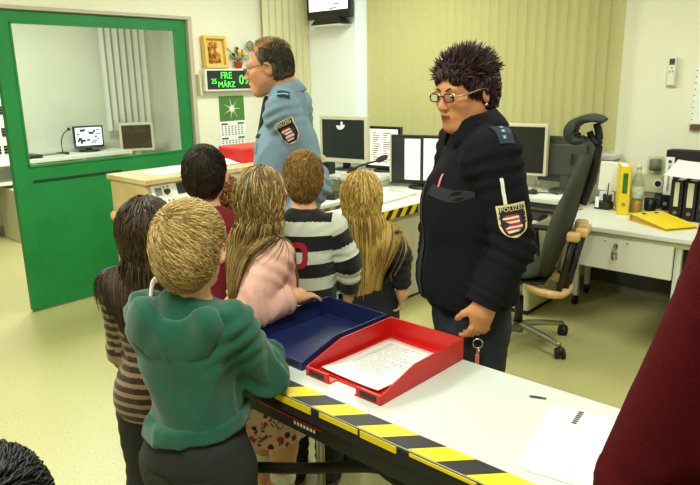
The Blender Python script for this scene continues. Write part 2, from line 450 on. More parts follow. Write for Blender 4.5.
        F.cap(c((-.021, .083, -.0605)), c((0, .0925, -.057)), .0045*u, .0065*u, k=.006*u); F.cap(c((.021, .083, -.0605)), c((0, .0925, -.057)), .0045*u, .0065*u, k=.006*u)
        F.cap(c((-.017, .083, -.068)), c((.017, .083, -.068)), .0062*u, k=.006*u); F.ell(c((0, .089, -.0695)), np.array((.013, .006, .006))*u, R, k=.006*u)
        F.cap(c((-.02, .094, -.0635)), c((.02, .094, -.0635)), .0018*u, k=.004*u, op='s')
        for g in (-1, 1):
            er = np.array(Matrix.Rotation(g*math.radians(-22 if adult else -40), 3, 'Z') @ Matrix.Rotation(math.radians(-12), 3, 'X'))
            ex = .079 if adult else .089
            F.ell(c((g*ex, -.014, -.008)), np.array((.009, .019, .031))*u, R@er, k=.008*u)
            F.ell(c((g*(ex+.010), -.010, -.002)), np.array((.006, .010, .018))*u, R@er, k=.006*u, op='s')
    def hands(s, F, sides='RL'):
        for k in sides:
            sg = 1 if k == 'R' else -1
            sz = (.108*s.h if s.kid else .107*s.h)/.185
            d, pn, curl, th = s.hand[k]; n = nrm(pn-d*(pn@d)); sd = np.cross(d, n)
            if th is None: th = sg
            sd = sd*th
            wr = s.wr[k]; B = np.stack([sd, d, n], 1)
            F.ell(wr+d*.05*sz+n*.002, np.array((.040, .056, .016))*sz, B, k=.02*sz)
            for i, (o, L) in enumerate(((.029, .070), (.010, .079), (-.009, .074), (-.027, .058))):
                p = wr+d*.088*sz+sd*o*sz; ang = 0; a0 = curl*(.55+.12*i); r = .0092*sz
                for j, fr in enumerate((.42, .32, .26)):
                    ang += a0*(1.0, 1.25, .8)[j]
                    q = p+(d*math.cos(ang)+n*math.sin(ang)+sd*o*1.2*(1-curl))*L*fr*sz
                    F.cap(p, q, r, r*.93, k=.003*sz); p = q; r *= .93
            p = wr+d*.022*sz+sd*.026*sz+n*.006*sz; v = nrm(sd*.75+d*.75+n*.35)
            q = p+v*.042*sz; F.cap(p, q, .0135*sz, .0108*sz, k=.012*sz)
            v2 = nrm(sd*(.35-curl*.5)+d*.8+n*(.25+curl*.7)); q2 = q+v2*.032*sz; F.cap(q, q2, .0105*sz, .0095*sz, k=.004*sz)
            v3 = nrm(v2+n*curl*.4-sd*curl*.4); F.cap(q2, q2+v3*.024*sz, .0095*sz, .008*sz, k=.004*sz)
    def bodyfield(s, full=True):
        F = Field(); s.torso(F); s.legs(F); h = s.h
        for k in 'RL':
            s.arm(F, k, planes=False, kk=.02)
            F.cap(s.wr[k]-s.hand[k][0]*.01, s.wr[k]+s.hand[k][0]*.025*h/1.6, .0175*h, .018*h, k=.015)
            F.cap(s.an[k]+np.array([0, -.015*h, -.022*h]), s.toe[k], .022*h, .016*h, k=.02)
        F.cap(s.tp([0, -.008*h, s.zsh]), s.H((0, -.022, -.06)), .036*h if s.kid else .034*h, .047*s.hs*(.92 if s.kid else 1), k=.03)
        s.face(F, not s.kid); s.hands(F)
        return F
    def body(s, m, vox, lips=False):
        s.BF = s.bodyfield(); V, F = s.BF.mesh(vox); V = relax(V, F, 1, .35)
        tint = None
        if lips:
            q = s.hl(V); r = (np.abs(q[:, 0])/.020)**2+((q[:, 2]+.0635)/.0088)**2
            tint = np.where((r < 1) & (q[:, 1] > .074), 1., 0.)
        s.bodyobj = quads_obj('body', V, F, m, s.root, tint)
        return s.bodyobj
    def eyes(s, white, iris):
        for g in (-1, 1):
            bm = BM(); ball(bm, (0, 0, 0), .0118*s.hs, 18)
            for f in bm.faces:
                c = f.calc_center_median().normalized()
                f.material_index = 1 if c.dot(Vector((-.18, .95, -.18)).normalized()) > .86 else 0
            o = obj('eye', bm, [white, iris], s.root, True); o.matrix_local = Matrix.Translation(s.HM @ Vector((g*.031, .0765, .0015))) @ s.HM.to_3x3().normalized().to_4x4()
    def brows(s, m, th=.0035):
        bm = BM()
        for g in (-1, 1): tube(bm, [s.H((g*.012, .0885, .0185)), s.H((g*.028, .087, .0255)), s.H((g*.046, .075, .02))], lambda t: th*s.hs*(1-.6*t), 6)
        obj('eyebrow', bm, m, s.root, True)
    # ---- clothes
    def garment(s, name, m, F, vox, amp=.004, fr=(16, 16, 7), seed=1, creases=(), tint=None, relaxn=1, label=None, fine=.4, ridge=1.1):
        V, Q = F.mesh(vox); V = relax(V, Q, relaxn, .5); N = vnormals(V, Q)
        if callable(tint): t = tint(V)
        else: t = tint
        d = amp*.8*wob(V, seed, fr)+amp*fine*wob(V, seed+50, np.array(fr)*2.3)
        rg = np.clip(1-np.abs(wob(V, seed+70, np.array(fr)*.9, 3))*1.1, 0, 1)**2.5
        d += amp*ridge*(rg-.25)
        for c, ax, R, a, wl in creases:
            ax = nrm(ax); r = V-np.array(c); dist = np.linalg.norm(r, axis=1)
            ph = (r@ax)+.25*wl*wob(V, seed+9, (14, 14, 14))
            d += a*np.exp(-(dist/R)**2)*np.sin(2*PI*ph/wl)
        V = V+N*d[:, None]
        o = quads_obj(name, V, Q, m, s.root, t, label=label)
        o_V, o_F = V, Q
        s.bvh = getattr(s, 'bvh', {}); s.bvh[name] = (o_V, o_F)
        return o
    def elbowcreases(s, a=.005, wl=.035, R=.08):
        out = []
        for k in 'RL':
            out.append((s.el[k], s.wr[k]-s.el[k], R, a, wl)); out.append((s.sh[k]+np.array([0, 0, -.03]), s.el[k]-s.sh[k], R, a*.7, wl*1.2))
            out.append((s.wr[k], s.wr[k]-s.el[k], R*.8, a*.8, wl*.8))
        return out
    def top(s, name, m, e, hem, vox=.008, sleeve=1., neck=None, amp=.004, seed=1, fr=(16, 16, 7), ease=1., tint=None, depth=1., se=None, extra=None, taper=.2, crease=.004, k=.04, label=None, hemtilt=0.):
        nz = neck if neck is not None else s.zsh+.034*s.h
        F = Field(); s.torso(F, e, depth, k=k, neck=nz)
        if ease > 1:   # loose lower part
            h = s.h; F.ell([0, -.004*h, hem+.05], ((.098*h*s.g+e)*ease, (.072*h*s.g+e)*ease, .12*h), k=.05)
        for kk in 'RL': s.arm(F, kk, se if se is not None else e*.8, sleeve, taper)
        if extra: extra(F)
        F.cut((0, 0, hem), (0, hemtilt, -1))
        return s.garment(name, m, F, vox, amp, fr, seed, s.elbowcreases(crease), tint, label=label)
    def bottoms(s, name, m, e, top, low, vox=.008, amp=.003, seed=3, flare=.0, tint=None, creases=True):
        F = Field(); h = s.h
        F.ell([0, -.006*h, .515*h], ((.086 if s.kid else .098)*h*s.g+e, .070*h*s.g+e, .085*h+e), k=.04)
        s.legs(F, e, low, flare=flare); F.cut((0, 0, top), (0, 0, 1))
        cr = []
        if creases:
            for k in 'RL': cr += [(s.kn[k], s.an[k]-s.kn[k], .09, .004, .05), (s.an[k]+np.array([0, 0, .04]), (0, 0, 1), .08, .004, .035), (s.hip[k]+np.array([0, 0, -.05]), (.3, 0, 1), .08, .003, .045)]
        return s.garment(name, m, F, vox, amp, (14, 14, 8), seed, cr, tint)
    def shoes(s, m, sole, top=None):
        h = s.h
        for k in 'RL':
            F = Field(); a, t = s.an[k], s.toe[k]
            F.cap(a+np.array([0, -.018*h, -.012*h]), a+np.array([0, 0, -.012*h]), .031*h, k=.02); F.cap(a+np.array([0, 0, -.018*h]), t+np.array([0, 0, .003*h]), .03*h, .021*h, k=.02)
            if top: F.cap(a, a+np.array([0, 0, top]), .030*h, .031*h, k=.01)
            F.cut((0, 0, .012), (0, 0, -1)); F.cut((0, 0, .075*h if not top else .045*h+top), (0, 0, 1))
            V, Q = F.mesh(.006); o = quads_obj('shoe', V, Q, m, s.root)
            S = Field(); S.cap(a+np.array([0, -.018*h, -.03*h]), a+np.array([0, 0, -.03*h]), .033*h, k=.02); S.cap(a+np.array([0, 0, -.03*h]), t+np.array([0, 0, -.004]), .03*h, .023*h, k=.02)
            S.cut((0, 0, .002), (0, 0, -1)); S.cut((0, 0, .02), (0, 0, 1)); V, Q = S.mesh(.006)
            quads_obj('sole', V, Q, sole, o)
    def collar(s, m, r=(.058, .062), hgt=.035, spread=.022, gap=28, tilt=12, c=None, thick=.003, name='collar', drop=.0):
        c = s.tp([0, -.002*s.h, s.zsh+.022*s.h]) if c is None else np.array(c)
        bm = BM(); n = 40; rings = []
        R = Matrix.Rotation(math.radians(-tilt), 3, 'X')
        for i in range(n+1):
            a = math.radians(gap)+(2*PI-2*math.radians(gap))*i/n
            dx, dy = math.sin(a), math.cos(a); e = abs(i/n-.5)*2
            low = -drop*(e**3)
            prof = [(0, -.012), (-.002, hgt*.6), (0, hgt), (thick*1.5, hgt*1.03), (spread*.75, hgt*.35+low), (spread, -.004+low), (spread-thick, -.006+low), (thick*1.2, hgt*.75)]
            rings.append([bm.verts.new(Vector(c)+R @ Vector((dx*(r[0]+q), dy*(r[1]+q), z))) for q, z in prof])
        k = len(prof)
        for A, B in zip(rings, rings[1:]):
            for j in range(k): bm.faces.new((A[j], A[(j+1) % k], B[(j+1) % k], B[j]))
        bm.faces.new(rings[0]); bm.faces.new(rings[-1][::-1])
        return obj(name, bm, m, s.root, True)
    def roots(s, n, pred, infl=.0, seed=0):
        r = np.random.default_rng(seed); out = []
        c = np.array([0, -.018, .032]); R = np.array([.074, .094, .084])+infl
        while sum(len(x) for x in out) < n:
            v = r.normal(size=(n*2, 3)); v /= np.linalg.norm(v, axis=1, keepdims=True)
            p = c+v*R; ok = pred(p); out.append(p[ok])
        P = np.concatenate(out)[:n]; N = (P-c)/R**2; N /= np.linalg.norm(N, axis=1, keepdims=True)
        return P, N
    def h2w(s, P): return s.hc+(P*s.hs)@s.HR.T
    def haircap(s, m, th, face=(.0, .115, -.045), fr=(.073, .085, .105), nape=-.06, front=.085, name='hair_base', rough=.003, seed=4, ears=True, planes=()):
        F = Field(); u = s.hs
        F.ell(s.H((0, -.020, .032)), (np.array((.074, .094, .084))+th)*u, s.HR, k=.01)
        F.ell(s.H((0, -.052, -.02)), (np.array((.062, .058, .075))+th*.6)*u, s.HR, k=.03*u)
        F.ell(s.H(face), np.array(fr)*u, s.HR, k=.012*u, op='s')
        if ears:
            for g in (-1, 1): F.ell(s.H((g*.085, -.0, -.02)), np.array((.022, .026, .036))*u, s.HR, k=.01*u, op='s')
        F.cut(s.H((0, -.06, nape)), s.HR@np.array((0, .25, -1.)))
        for q, n in planes: F.cut(s.H(q), s.HR@np.array(n, float))
        return s.garment(name, m, F, .005, rough, (60, 60, 30), seed)
    def strands(s, name, m, P, D, F, L, steps, w, grav=0., stiff=.9, off=.004, jit=.1, seed=0, taper=.25, sides=3, hug=0., pull=0., px=0., hugz=-.09, offr=1.5):
        """grow locks from head-local roots P along world directions D, kept outside the solid F; hug lays them on the head"""
        r = np.random.default_rng(seed); p = s.h2w(P); v = D/np.linalg.norm(D, axis=1, keepdims=True)
        L = np.broadcast_to(L, (len(P),)); ds = (L/steps)[:, None]; out = [p.copy()]
        O = off+r.uniform(0, 1, len(P))*off*offr
        cur = r.normal(size=v.shape)*jit
        for i in range(steps):
            v = v*stiff+np.array([0, 0, -grav])+cur*(.5+.5*math.sin(i*.9))
            if pull:
                low = (s.hl(p)[:, 2] < -.05)[:, None]; c = s.tp([px, -.05*s.h, s.zsh]); t = c-p; t[:, 2] = 0
                v = v+np.where(low, t*pull, 0)
            v /= np.maximum(np.linalg.norm(v, axis=1, keepdims=True), 1e-9)
            q = p+v*ds
            if F is not None:
                d = F.eval(q); g = F.grad(q)
                hg = np.where(s.hl(q)[:, 2] > hugz, hug, 0.)
                t = O*(1+.0*i)-d
                mv = np.where(t > 0, t, t*hg)
                q = q+g*mv[:, None]
                v = q-p; v /= np.maximum(np.linalg.norm(v, axis=1, keepdims=True), 1e-9)
            p = q; out.append(p.copy())
        return strands_obj(name, np.stack(out), w, m, s.root, sides, taper)
    def decal(s, name, garment, grid, origin, u, v, m, off=.0015, thick=.0, parent=None, mats=None, label=None):
        """lay a flat cut shape (rows of 2D points, metres) onto the cloth"""
        V, Q = s.bvh[garment]; bv = BVHTree.FromPolygons([tuple(x) for x in V], [tuple(x) for x in Q])
        u = Vector(nrm(u)); v = Vector(v); v = (v-u*u.dot(v)).normalized(); n = u.cross(v); o = Vector(origin)+n*.12
        bm = BM(); rows = []
        for row in grid:
            rr = []
            for (a, b) in row:
                st = o+u*a+v*b; hit, nr, _, dist = bv.ray_cast(st, -n, .4)
                if hit is None:
                    hit, nr, _, _ = bv.find_nearest(Vector(origin)+u*a+v*b)
                rr.append(bm.verts.new(hit+n*off))
            rows.append(rr)
        for A, B in zip(rows, rows[1:]):
            for i in range(len(A)-1): bm.faces.new((A[i], A[i+1], B[i+1], B[i]))
        if mats:
            mm, fn = mats
            for f in bm.faces:
                c = f.calc_center_median(); f.material_index = fn((c-Vector(origin)).dot(u), (c-Vector(origin)).dot(v))
            m = mm
        return obj(name, bm, m, parent or s.root, True, label)
    def decal_text(s, name, garment, txt, size, origin, u, v, m, off=.003, parent=None):
        V, Q = s.bvh[garment]; bv = BVHTree.FromPolygons([tuple(x) for x in V], [tuple(x) for x in Q])
        u = Vector(nrm(u)); v = Vector(v); v = (v-u*u.dot(v)).normalized(); n = u.cross(v)
        bm = BM(); text_bm(bm, txt, size, Matrix.Identity(4))
        for q in bm.verts:
            a, b = q.co.x, q.co.y; st = Vector(origin)+u*a+v*b+n*.12; hit, nr, _, _ = bv.ray_cast(st, -n, .4)
            if hit is None: hit, nr, _, _ = bv.find_nearest(Vector(origin)+u*a+v*b)
            q.co = hit+n*(off+q.co.z)
        return obj(name, bm, m, parent or s.root)
def rgrid(w, h, nx, ny):
    return [[(-w/2+w*i/nx, -h/2+h*j/ny) for i in range(nx+1)] for j in range(ny+1)]
def shield(w, h, nx, ny):
    rows = []
    for j in range(ny+1):
        t = j/ny; b = -h/2+h*t
        hw = w/2 if t > .42 else w/2*math.sin(math.acos(max(0, 1-t/.42))) if t > 0 else .001
        hw = max(hw, w*.06); rows.append([(-hw+2*hw*i/nx, b) for i in range(nx+1)])
    return rows
# ---------------------------------------------------------------- palette
M = dict(
 wall=mat('wall_paint', (236,233,212), .85, var=.02, vscale=3, bump=.12, bscale=90),
 wallgrey=mat('side_room_paint', (205,208,190), .85, var=.03, vscale=3),
 pillar=mat('pillar_paint', (246,250,252), .8, bump=.08, bscale=90),
 ceil=mat('ceiling_paint', (240,240,232), .9),
 floor=mat_speckle('linoleum', (188,182,124), (166,160,104), (206,201,146), 95, .34),
 base=mat('baseboard_grey', (150,150,130), .6),
 green=mat('green_lacquer', (12,126,58), .55, var=.10, vscale=5, bump=.05, bscale=300),
 greendark=mat('green_shadow_gap', (10,52,28), .7),
 steelframe=mat('beige_steel_frame', (190,182,160), .5),
 blind=mat('blind_fabric', (200,193,138), .8, var=.03, vscale=40, bump=.1, bscale=400),
 blindw=mat('white_curtain_fabric', (235,236,230), .8),
 white=mat('white_laminate', (222,224,214), .42), counter=mat('counter_laminate', (208,212,206), .38), whitep=mat('white_plastic', (232,230,216), .4),
 beige=mat('beige_plastic', (206,200,172), .45), cream=mat('cream_metal', (216,211,178), .5),
 grey=mat('grey_plastic', (120,122,112), .5), dgrey=mat('dark_grey_plastic', (62,64,58), .5),
 black=mat('black_plastic', (20,20,20), .42), blackm=mat('black_matt', (24,24,25), .75), screen=mat('dark_screen', (38,42,44), .3),
 oak=mat_wood('pale_wood', (208,184,136), (190,160,110), 5, .45), beech=mat_wood('beech_wood', (226,186,128), (206,160,100), 8, .4, (6,1,1)),
 yellow=mat('tape_yellow', (246,214,20), .5, var=.04, vscale=60), tblack=mat('tape_black', (34,34,34), .5, var=.1, vscale=60),
 red=mat('red_plastic', (206,30,28), .35), redbox=mat('red_card', (205,34,34), .5), blue=mat('navy_plastic', (30,42,92), .38),
 paper=mat('white_paper', (242,243,238), .8), ink=mat('ink', (70,70,70), .8), inklight=mat('grey_ink', (150,150,145), .8),
 steel=mat('brushed_steel', (170,170,160), .35, metal=.9), chrome=mat('chrome', (200,200,200), .15, metal=1.), iron=mat('black_iron', (30,30,30), .5, metal=.2),
 yel=mat('yellow_card', (240,206,22), .5, var=.03, vscale=30), orange=mat('terracotta', (206,84,44), .6),
 gold=mat('gold_wood', (226,190,84), .45, var=.08, vscale=20), leaf=mat('leaf', (44,110,40), .6, var=.2, vscale=30),
 clear=mat_glass('clear_plastic', (250,252,246), .06), glass=mat_glass('pane_glass', (246,250,247), .05),
 led=mat('led_green', (60,255,60), .5, emit=(80,255,60), estr=1.1), mesh=mat('chair_fabric', (54,58,45), .9, var=.12, vscale=300, bump=.3, bscale=500),
 water=mat('amber_drink', (196,150,60), .3), mint=mat('mint_print', (120,190,90), .7),
)
m_screen_lit = mat('lit_screen', (225,232,236), .4, emit=(228,236,240), estr=1.0)
m_screen_lit2 = mat('lit_screen_cool', (215,228,238), .4, emit=(210,226,238), estr=.8)
m_doc = mat('lit_page', (240,240,228), .5, emit=(240,240,225), estr=.35)

# ---------------------------------------------------------------- camera, world, lamps
F_, P_, R_, Y_ = 650., math.radians(14.2), math.radians(-.98), math.radians(42.25)
fwd = Vector((-math.sin(Y_)*math.cos(P_), math.cos(Y_)*math.cos(P_), -math.sin(P_))); rt = Vector((math.cos(Y_), math.sin(Y_), 0)); up = rt.cross(fwd)
rt, up = rt*math.cos(R_)+up*math.sin(R_), up*math.cos(R_)-rt*math.sin(R_)
cam = bpy.data.cameras.new('camera'); cam.sensor_width = 36; cam.lens = 36*F_/700; cam.clip_start = .05
co = bpy.data.objects.new('camera', cam); COL.objects.link(co)
bk = -fwd
co.matrix_world = Matrix(((rt.x, up.x, bk.x, 0), (rt.y, up.y, bk.y, 0), (rt.z, up.z, bk.z, 1.62), (0, 0, 0, 1)))
SC.camera = co
w = bpy.data.worlds.new('sky'); SC.world = w; w.use_nodes = True
w.node_tree.nodes['Background'].inputs[0].default_value = (.78, .9, 1, 1); w.node_tree.nodes['Background'].inputs[1].default_value = 2.2
SC.view_settings.view_transform = 'Standard'; SC.view_settings.look = 'None'; SC.view_settings.gamma = 1; SC.view_settings.exposure = .42
def lamp(x, y, sx, sy, e, col=(.94, 1, .86), z=2.70, label=None):
    t = thing('ceiling_light', label, 'lamp', (x, y, 2.75), 0, 'flush ceiling lights')
    bm = BM(); box(bm, (-sx/2-.03, -sy/2-.03, -.04), (sx/2+.03, sy/2+.03, 0), .005); obj('housing', bm, M['whitep'], t)
    l = bpy.data.lights.new('lamp', 'AREA'); l.shape = 'RECTANGLE'; l.size = sx; l.size_y = sy; l.energy = e; l.color = col
    o = bpy.data.objects.new('lamp', l); COL.objects.link(o); o.location = (x, y, z)
LAMPS = [(-.5, .3, .5, 1.2, 36, 'flush ceiling light above the white counter'), (-.6, 3.0, .5, 1.2, 27, 'flush ceiling light above the rolling desk'), (-3.0, .6, .5, 1.2, 44, 'flush ceiling light near the open passage'), (-3.1, 3.3, .5, 1.2, 34, 'flush ceiling light above the taped control desk')]
for x, y, a, b, e, lb in LAMPS: lamp(x, y, a, b, e, label=lb)
lamp(-6.0, 2.6, .5, 1.2, 62, (1, 1, .96), label='flush ceiling light in the room behind the green door')

# ---------------------------------------------------------------- room shell
def S(name, lo, hi, m, parent=None, bev=0.): bm = BM(); box(bm, lo, hi, bev); return struct(name, bm, m, parent)
S('floor', (-7.7, -2.2, -.1), (2.6, 5.1, 0), M['floor'])
S('ceiling', (-7.7, -2.2, 2.75), (2.6, 5.1, 2.85), M['ceil'])
bm = BM(); XW = -4.7
box(bm, (XW-.12, -2.2, 0), (XW, .55, 2.75)); box(bm, (XW-.12, .55, 2.12), (XW, 3.28, 2.75)); box(bm, (XW-.12, 3.28, 0), (XW, 5.0, 2.75))
struct('wall_left', bm, M['wall'])
bm = BM()    # window wall: parapet, lintel and the piers beside the opening
YB = 4.86
box(bm, (-4.7, YB, 0), (-1.86, YB+.2, 1.02)); box(bm, (-4.7, YB, 2.55), (-1.86, YB+.2, 2.75)); box(bm, (-1.86, YB, 0), (2.6, YB+.2, 2.75)); box(bm, (-4.7, YB, 1.02), (-4.1, YB+.2, 2.55))
struct('wall_back', bm, M['wall'])
S('wall_right', (2.5, -2.2, 0), (2.6, 4.86, 2.75), M['wall']); S('wall_front', (-7.7, -2.3, 0), (2.6, -2.2, 2.75), M['wall'])
bm = BM(); box(bm, (-7.7, -2.2, 0), (-7.55, 5.0, 2.75)); struct('wall_far_left', bm, M['wallgrey'])
bm = BM(); box(bm, (-7.55, 4.72, 0), (-4.82, 4.86, 2.75)); struct('wall_far_back', bm, M['wallgrey'])
S('wall_pillar', (-4.7, 4.6, 0), (-4.07, 4.86, 2.75), M['pillar'])
S('trim_1', (-4.1, 4.70, 1.02), (-1.72, 4.86, 1.05), M['white'])
bm = BM()
for x in (-4.1, -3.0, -1.9): box(bm, (x-.03, YB+.07, 1.02), (x+.03, YB+.13, 2.55))
for z in (1.02, 2.50): box(bm, (-4.1, YB+.07, z), (-1.86, YB+.13, z+.05))
wn = struct('window_1', bm, M['whitep'])
bm = BM(); box(bm, (-4.1, YB+.095, 1.05), (-1.86, YB+.10, 2.52)); obj('pane', bm, M['glass'], wn)
S('baseboard_back', (-4.05, YB-.015, 0), (2.5, YB, .08), M['base']); S('baseboard_left', (XW, 3.32, 0), (XW+.014, 4.6, .08), M['base'])
S('baseboard_far_left', (-7.55, -2.2, 0), (-7.53, 4.72, .10), M['base'])
# beige steel door frame
bm = BM()
box(bm, (XW-.14, .55, 2.10), (XW+.015, 3.285, 2.125), .004); box(bm, (XW-.14, 3.245, 0), (XW+.015, 3.285, 2.10), .004); box(bm, (XW-.14, .55, 0), (XW+.02, .61, 2.10), .004)
struct('trim_2', bm, M['steelframe'])
# half-glazed green leaf
dx0, dx1 = XW-.075, XW-.02; y0, y1 = 1.76, 3.24
bm = BM()
box(bm, (dx0, y0, .012), (dx1, y0+.105, 2.095), .004); box(bm, (dx0, y1-.088, .012), (dx1, y1, 2.095), .004)
box(bm, (dx0, y0+.10, 2.02), (dx1, y1-.085, 2.095), .004); box(bm, (dx0+.004, y0+.10, .012), (dx1-.002, y1-.085, 1.05), .004)
door = struct('door_1', bm, M['green']); 
bm = BM(); box(bm, (dx0+.02, y0+.1, 1.04), (dx0+.028, y1-.085, 2.03)); obj('pane', bm, M['glass'], door, label='clear glass pane')
bm = BM(); box(bm, (dx1-.006, y0+.12, .935), (dx1+.0015, y0+.80, .955)); obj('recess', bm, M['greendark'], door, label='dark horizontal groove')
bm = BM()
for a, b in (((dx1-.004, y0+.10, 1.045), (dx1+.006, y1-.085, 1.062)), ((dx1-.004, y0+.1, 2.01), (dx1+.006, y1-.085, 2.024)), ((dx1-.004, y0+.1, 1.05), (dx1+.006, y0+.115, 2.02)), ((dx1-.004, y1-.10, 1.05), (dx1+.006, y1-.085, 2.02))): box(bm, a, b, .002)
obj('glazing_bead', bm, M['green'], door)

# ---------------------------------------------------------------- vertical blinds
def blind(name, x0, x1, z0, z1, along, at, label, m, tilt=31, wslat=.089, pitch=.079, chain=True, group=None, curv=.006):
    t = thing(name, label, 'blind', (0, 0, 0), 0, group)
    bm = BM(); n = int((x1-x0)/pitch); r = random.Random(3)
    for i in range(n):
        c = x0+(i+.5)*(x1-x0)/n; a = math.radians(tilt+r.uniform(-2.5, 2.5)); pts = []
        for k in range(7):
            u = (k/6-.5)*wslat; d = curv*(1-(2*k/6-1)**2)
            p = (c+u*math.cos(a)-d*math.sin(a), u*math.sin(a)+d*math.cos(a)); pts.append(p)
        mk = (lambda p, z: (p[0], at+p[1], z)) if along == 'x' else (lambda p, z: (at-p[1], p[0], z))
        for th in (0, .0012):
            A = [bm.verts.new(mk((p[0], p[1]+th), z0)) for p in pts]; B = [bm.verts.new(mk((p[0], p[1]+th), z1)) for p in pts]
            for k in range(6): bm.faces.new((A[k], A[k+1], B[k+1], B[k]))
    obj('slats', bm, m, t, True)
    bm = BM()
    if along == 'x': box(bm, (x0-.02, at-.02, z1), (x1+.02, at+.025, z1+.04), .003)
    else: box(bm, (at-.025, x0-.02, z1), (at+.02, x1+.02, z1+.04), .003)
    obj('head_rail', bm, M['whitep'], t)
    if chain:
        bm = BM()
        for i in range(n):
            c = x0+(i+.5)*(x1-x0)/n
            if along == 'x':
                cyl(bm, (c, at-.022, z0+.012), (c, at-.022, z0+.036), .006, seg=8)
                if i < n-1: tube(bm, [(c, at-.024, z0+.02), (c+pitch/2, at-.024, z0+.012), (c+pitch, at-.024, z0+.02)], .0016, 5, 3)
        if along == 'x': obj('bottom_chain', bm, M['beige'], t)
        else: bm.free()
    return t
blind('vertical_blind', -4.09, -1.745, 1.075, 2.70, 'x', 4.765, 'wide cream vertical blind covering the back window behind the policewoman', M['blind'])
blind('vertical_blind', 4.02, 4.59, .25, 2.70, 'y', -4.66, 'narrow cream vertical blind between the calendar wall and the white pillar', mat('blind_fabric_pale', (226,220,176), .8), tilt=5, chain=False, curv=.001)
blind('vertical_blind', 3.90, 4.52, 1.05, 2.60, 'y', -7.45, 'white vertical blind in the room behind the green door', M['blindw'], tilt=22, chain=False)

# ---------------------------------------------------------------- side room seen through the glass
def monitor(label, loc, rz, w, h, zc, bez, bm_col, scr, tilt=0, stand=True, lowbar=0.03, deep=.05, group=None, standcol=None, baser=.12):
    """screen faces local -Y; loc is the foot on its desk, zc the height of the screen's middle above it"""
    t = thing('monitor', label, 'monitor', loc, math.radians(rz), group)
    T = Matrix.Translation((0, 0, zc)) @ Matrix.Rotation(math.radians(tilt), 4, 'X')
    bm = BM(); a = .02
    box(bm, (-w/2, -a, -h/2-lowbar+bez), (w/2, deep-a, h/2), .006, T)
    box(bm, (-w/2*.7, deep-a-.005, -h/2*.7), (w/2*.7, deep-a+.025, h/2*.7), .01, T)
    obj('casing', bm, bm_col, t)
    bm = BM(); box(bm, (-w/2+bez, -a-.0015, -h/2+bez), (w/2-bez, -a+.004, h/2-bez), 0, T); obj('screen', bm, scr, t)
    if stand:
        sc = standcol or bm_col
        bm = BM(); box(bm, (-.035, .02, .01), (.035, .05, zc), .006); obj('stand', bm, sc, t)
        bm = BM(); lathe(bm, [(baser, 0), (baser, .008), (baser*.9, .016), (.04, .02)], (0, .02, 0)); obj('foot', bm, sc, t, True)
    return t, T
def decor(t, T, w, h, a, items, m, name='picture'):
    bm = BM()
    for x, y, sx, sy in items: box(bm, (x-sx/2, -a-.003, y-sy/2), (x+sx/2, -a-.001, y+sy/2), 0, T)
    return obj(name, bm, m, t)
bm = BM()
sd = thing('control_desk', 'white control desk with open compartments behind the glass of the green door', 'desk')
box(bm, (-7.5, 2.3, .80), (-7.08, 4.0, .84), .004); obj('worktop', bm, M['white'], sd)
bm = BM(); box(bm, (-7.5, 2.3, .60), (-7.1, 4.0, .63)); box(bm, (-7.48, 2.3, .63), (-7.46, 4.0, .80))
for y in (2.3, 2.85, 3.4, 3.97): box(bm, (-7.47, y, .63), (-7.1, y+.03, .80))
obj('compartments', bm, M['white'], sd)
for y in (2.3, 3.1, 3.95): bm = BM(); box(bm, (-7.45, y, 0), (-7.05, y+.04, .60)); obj('side_panel', bm, M['cream'], sd)
sd2 = thing('desk', 'pale desk under the dark monitor behind the glass', 'desk')
bm = BM(); box(bm, (-7.5, 4.03, .69), (-6.85, 4.7, .72), .004); obj('worktop', bm, M['cream'], sd2); 
for y in (4.05, 4.64): bm = BM(); box(bm, (-7.45, y, 0), (-6.9, y+.04, .69)); obj('side_panel', bm, M['cream'], sd2)
t, T = monitor('small monitor showing a bright camera picture behind the glass', (-7.36, 3.62, .84), 78, .33, .24, .175, .018, M['black'], m_screen_lit2)
rr = random.Random(5)
decor(t, T, .3, .2, .02, [(rr.uniform(-.12, .12), rr.uniform(-.08, .08), rr.uniform(.01, .06), rr.uniform(.008, .03)) for _ in range(22)], M['screen'])
t, T = monitor('cream framed monitor with a dark screen behind the glass', (-7.3, 4.20, .72), 62, .40, .34, .25, .03, M['beige'], mat('brown_screen', (60,56,44), .25))
o = thing('gooseneck_microphone', 'thin gooseneck microphone on the white control desk behind the glass', 'microphone', (-7.32, 3.28, .84))
bm = BM(); box(bm, (-.06, -.05, 0), (.06, .05, .025), .006); obj('foot', bm, M['black'], o); bm = BM(); tube(bm, [(0, 0, .02), (.0, 0, .14), (0, .03, .22), (0, .09, .27)], .006); obj('neck', bm, M['black'], o); bm = BM(); ball(bm, (0, .10, .275), .018, 12); obj('head', bm, M['black'], o, True)
o = thing('button_box', 'flat black control panel lying on the white desk behind the glass', 'buttons', (-7.28, 2.86, .84)); bm = BM(); box(bm, (-.12, -.13, 0), (.12, .13, .035), .005); obj('housing', bm, M['black'], o); bm = BM()
for i in range(5):
    for j in range(4): box(bm, (-.09+j*.05, -.10+i*.045, .035), (-.06+j*.05, -.075+i*.045, .041))
obj('keys', bm, M['grey'], o)
o = thing('keyboard', 'grey keyboard beside the black control panel behind the glass', 'keyboard', (-7.22, 3.10, .84)); bm = BM(); box(bm, (-.09, -.12, 0), (.09, .12, .02), .004); obj('case', bm, M['beige'], o); bm = BM()
for i in range(8):
    for j in range(4): box(bm, (-.07+j*.035, -.105+i*.026, .02), (-.043+j*.035, -.083+i*.026, .027))
obj('keys', bm, M['grey'], o)
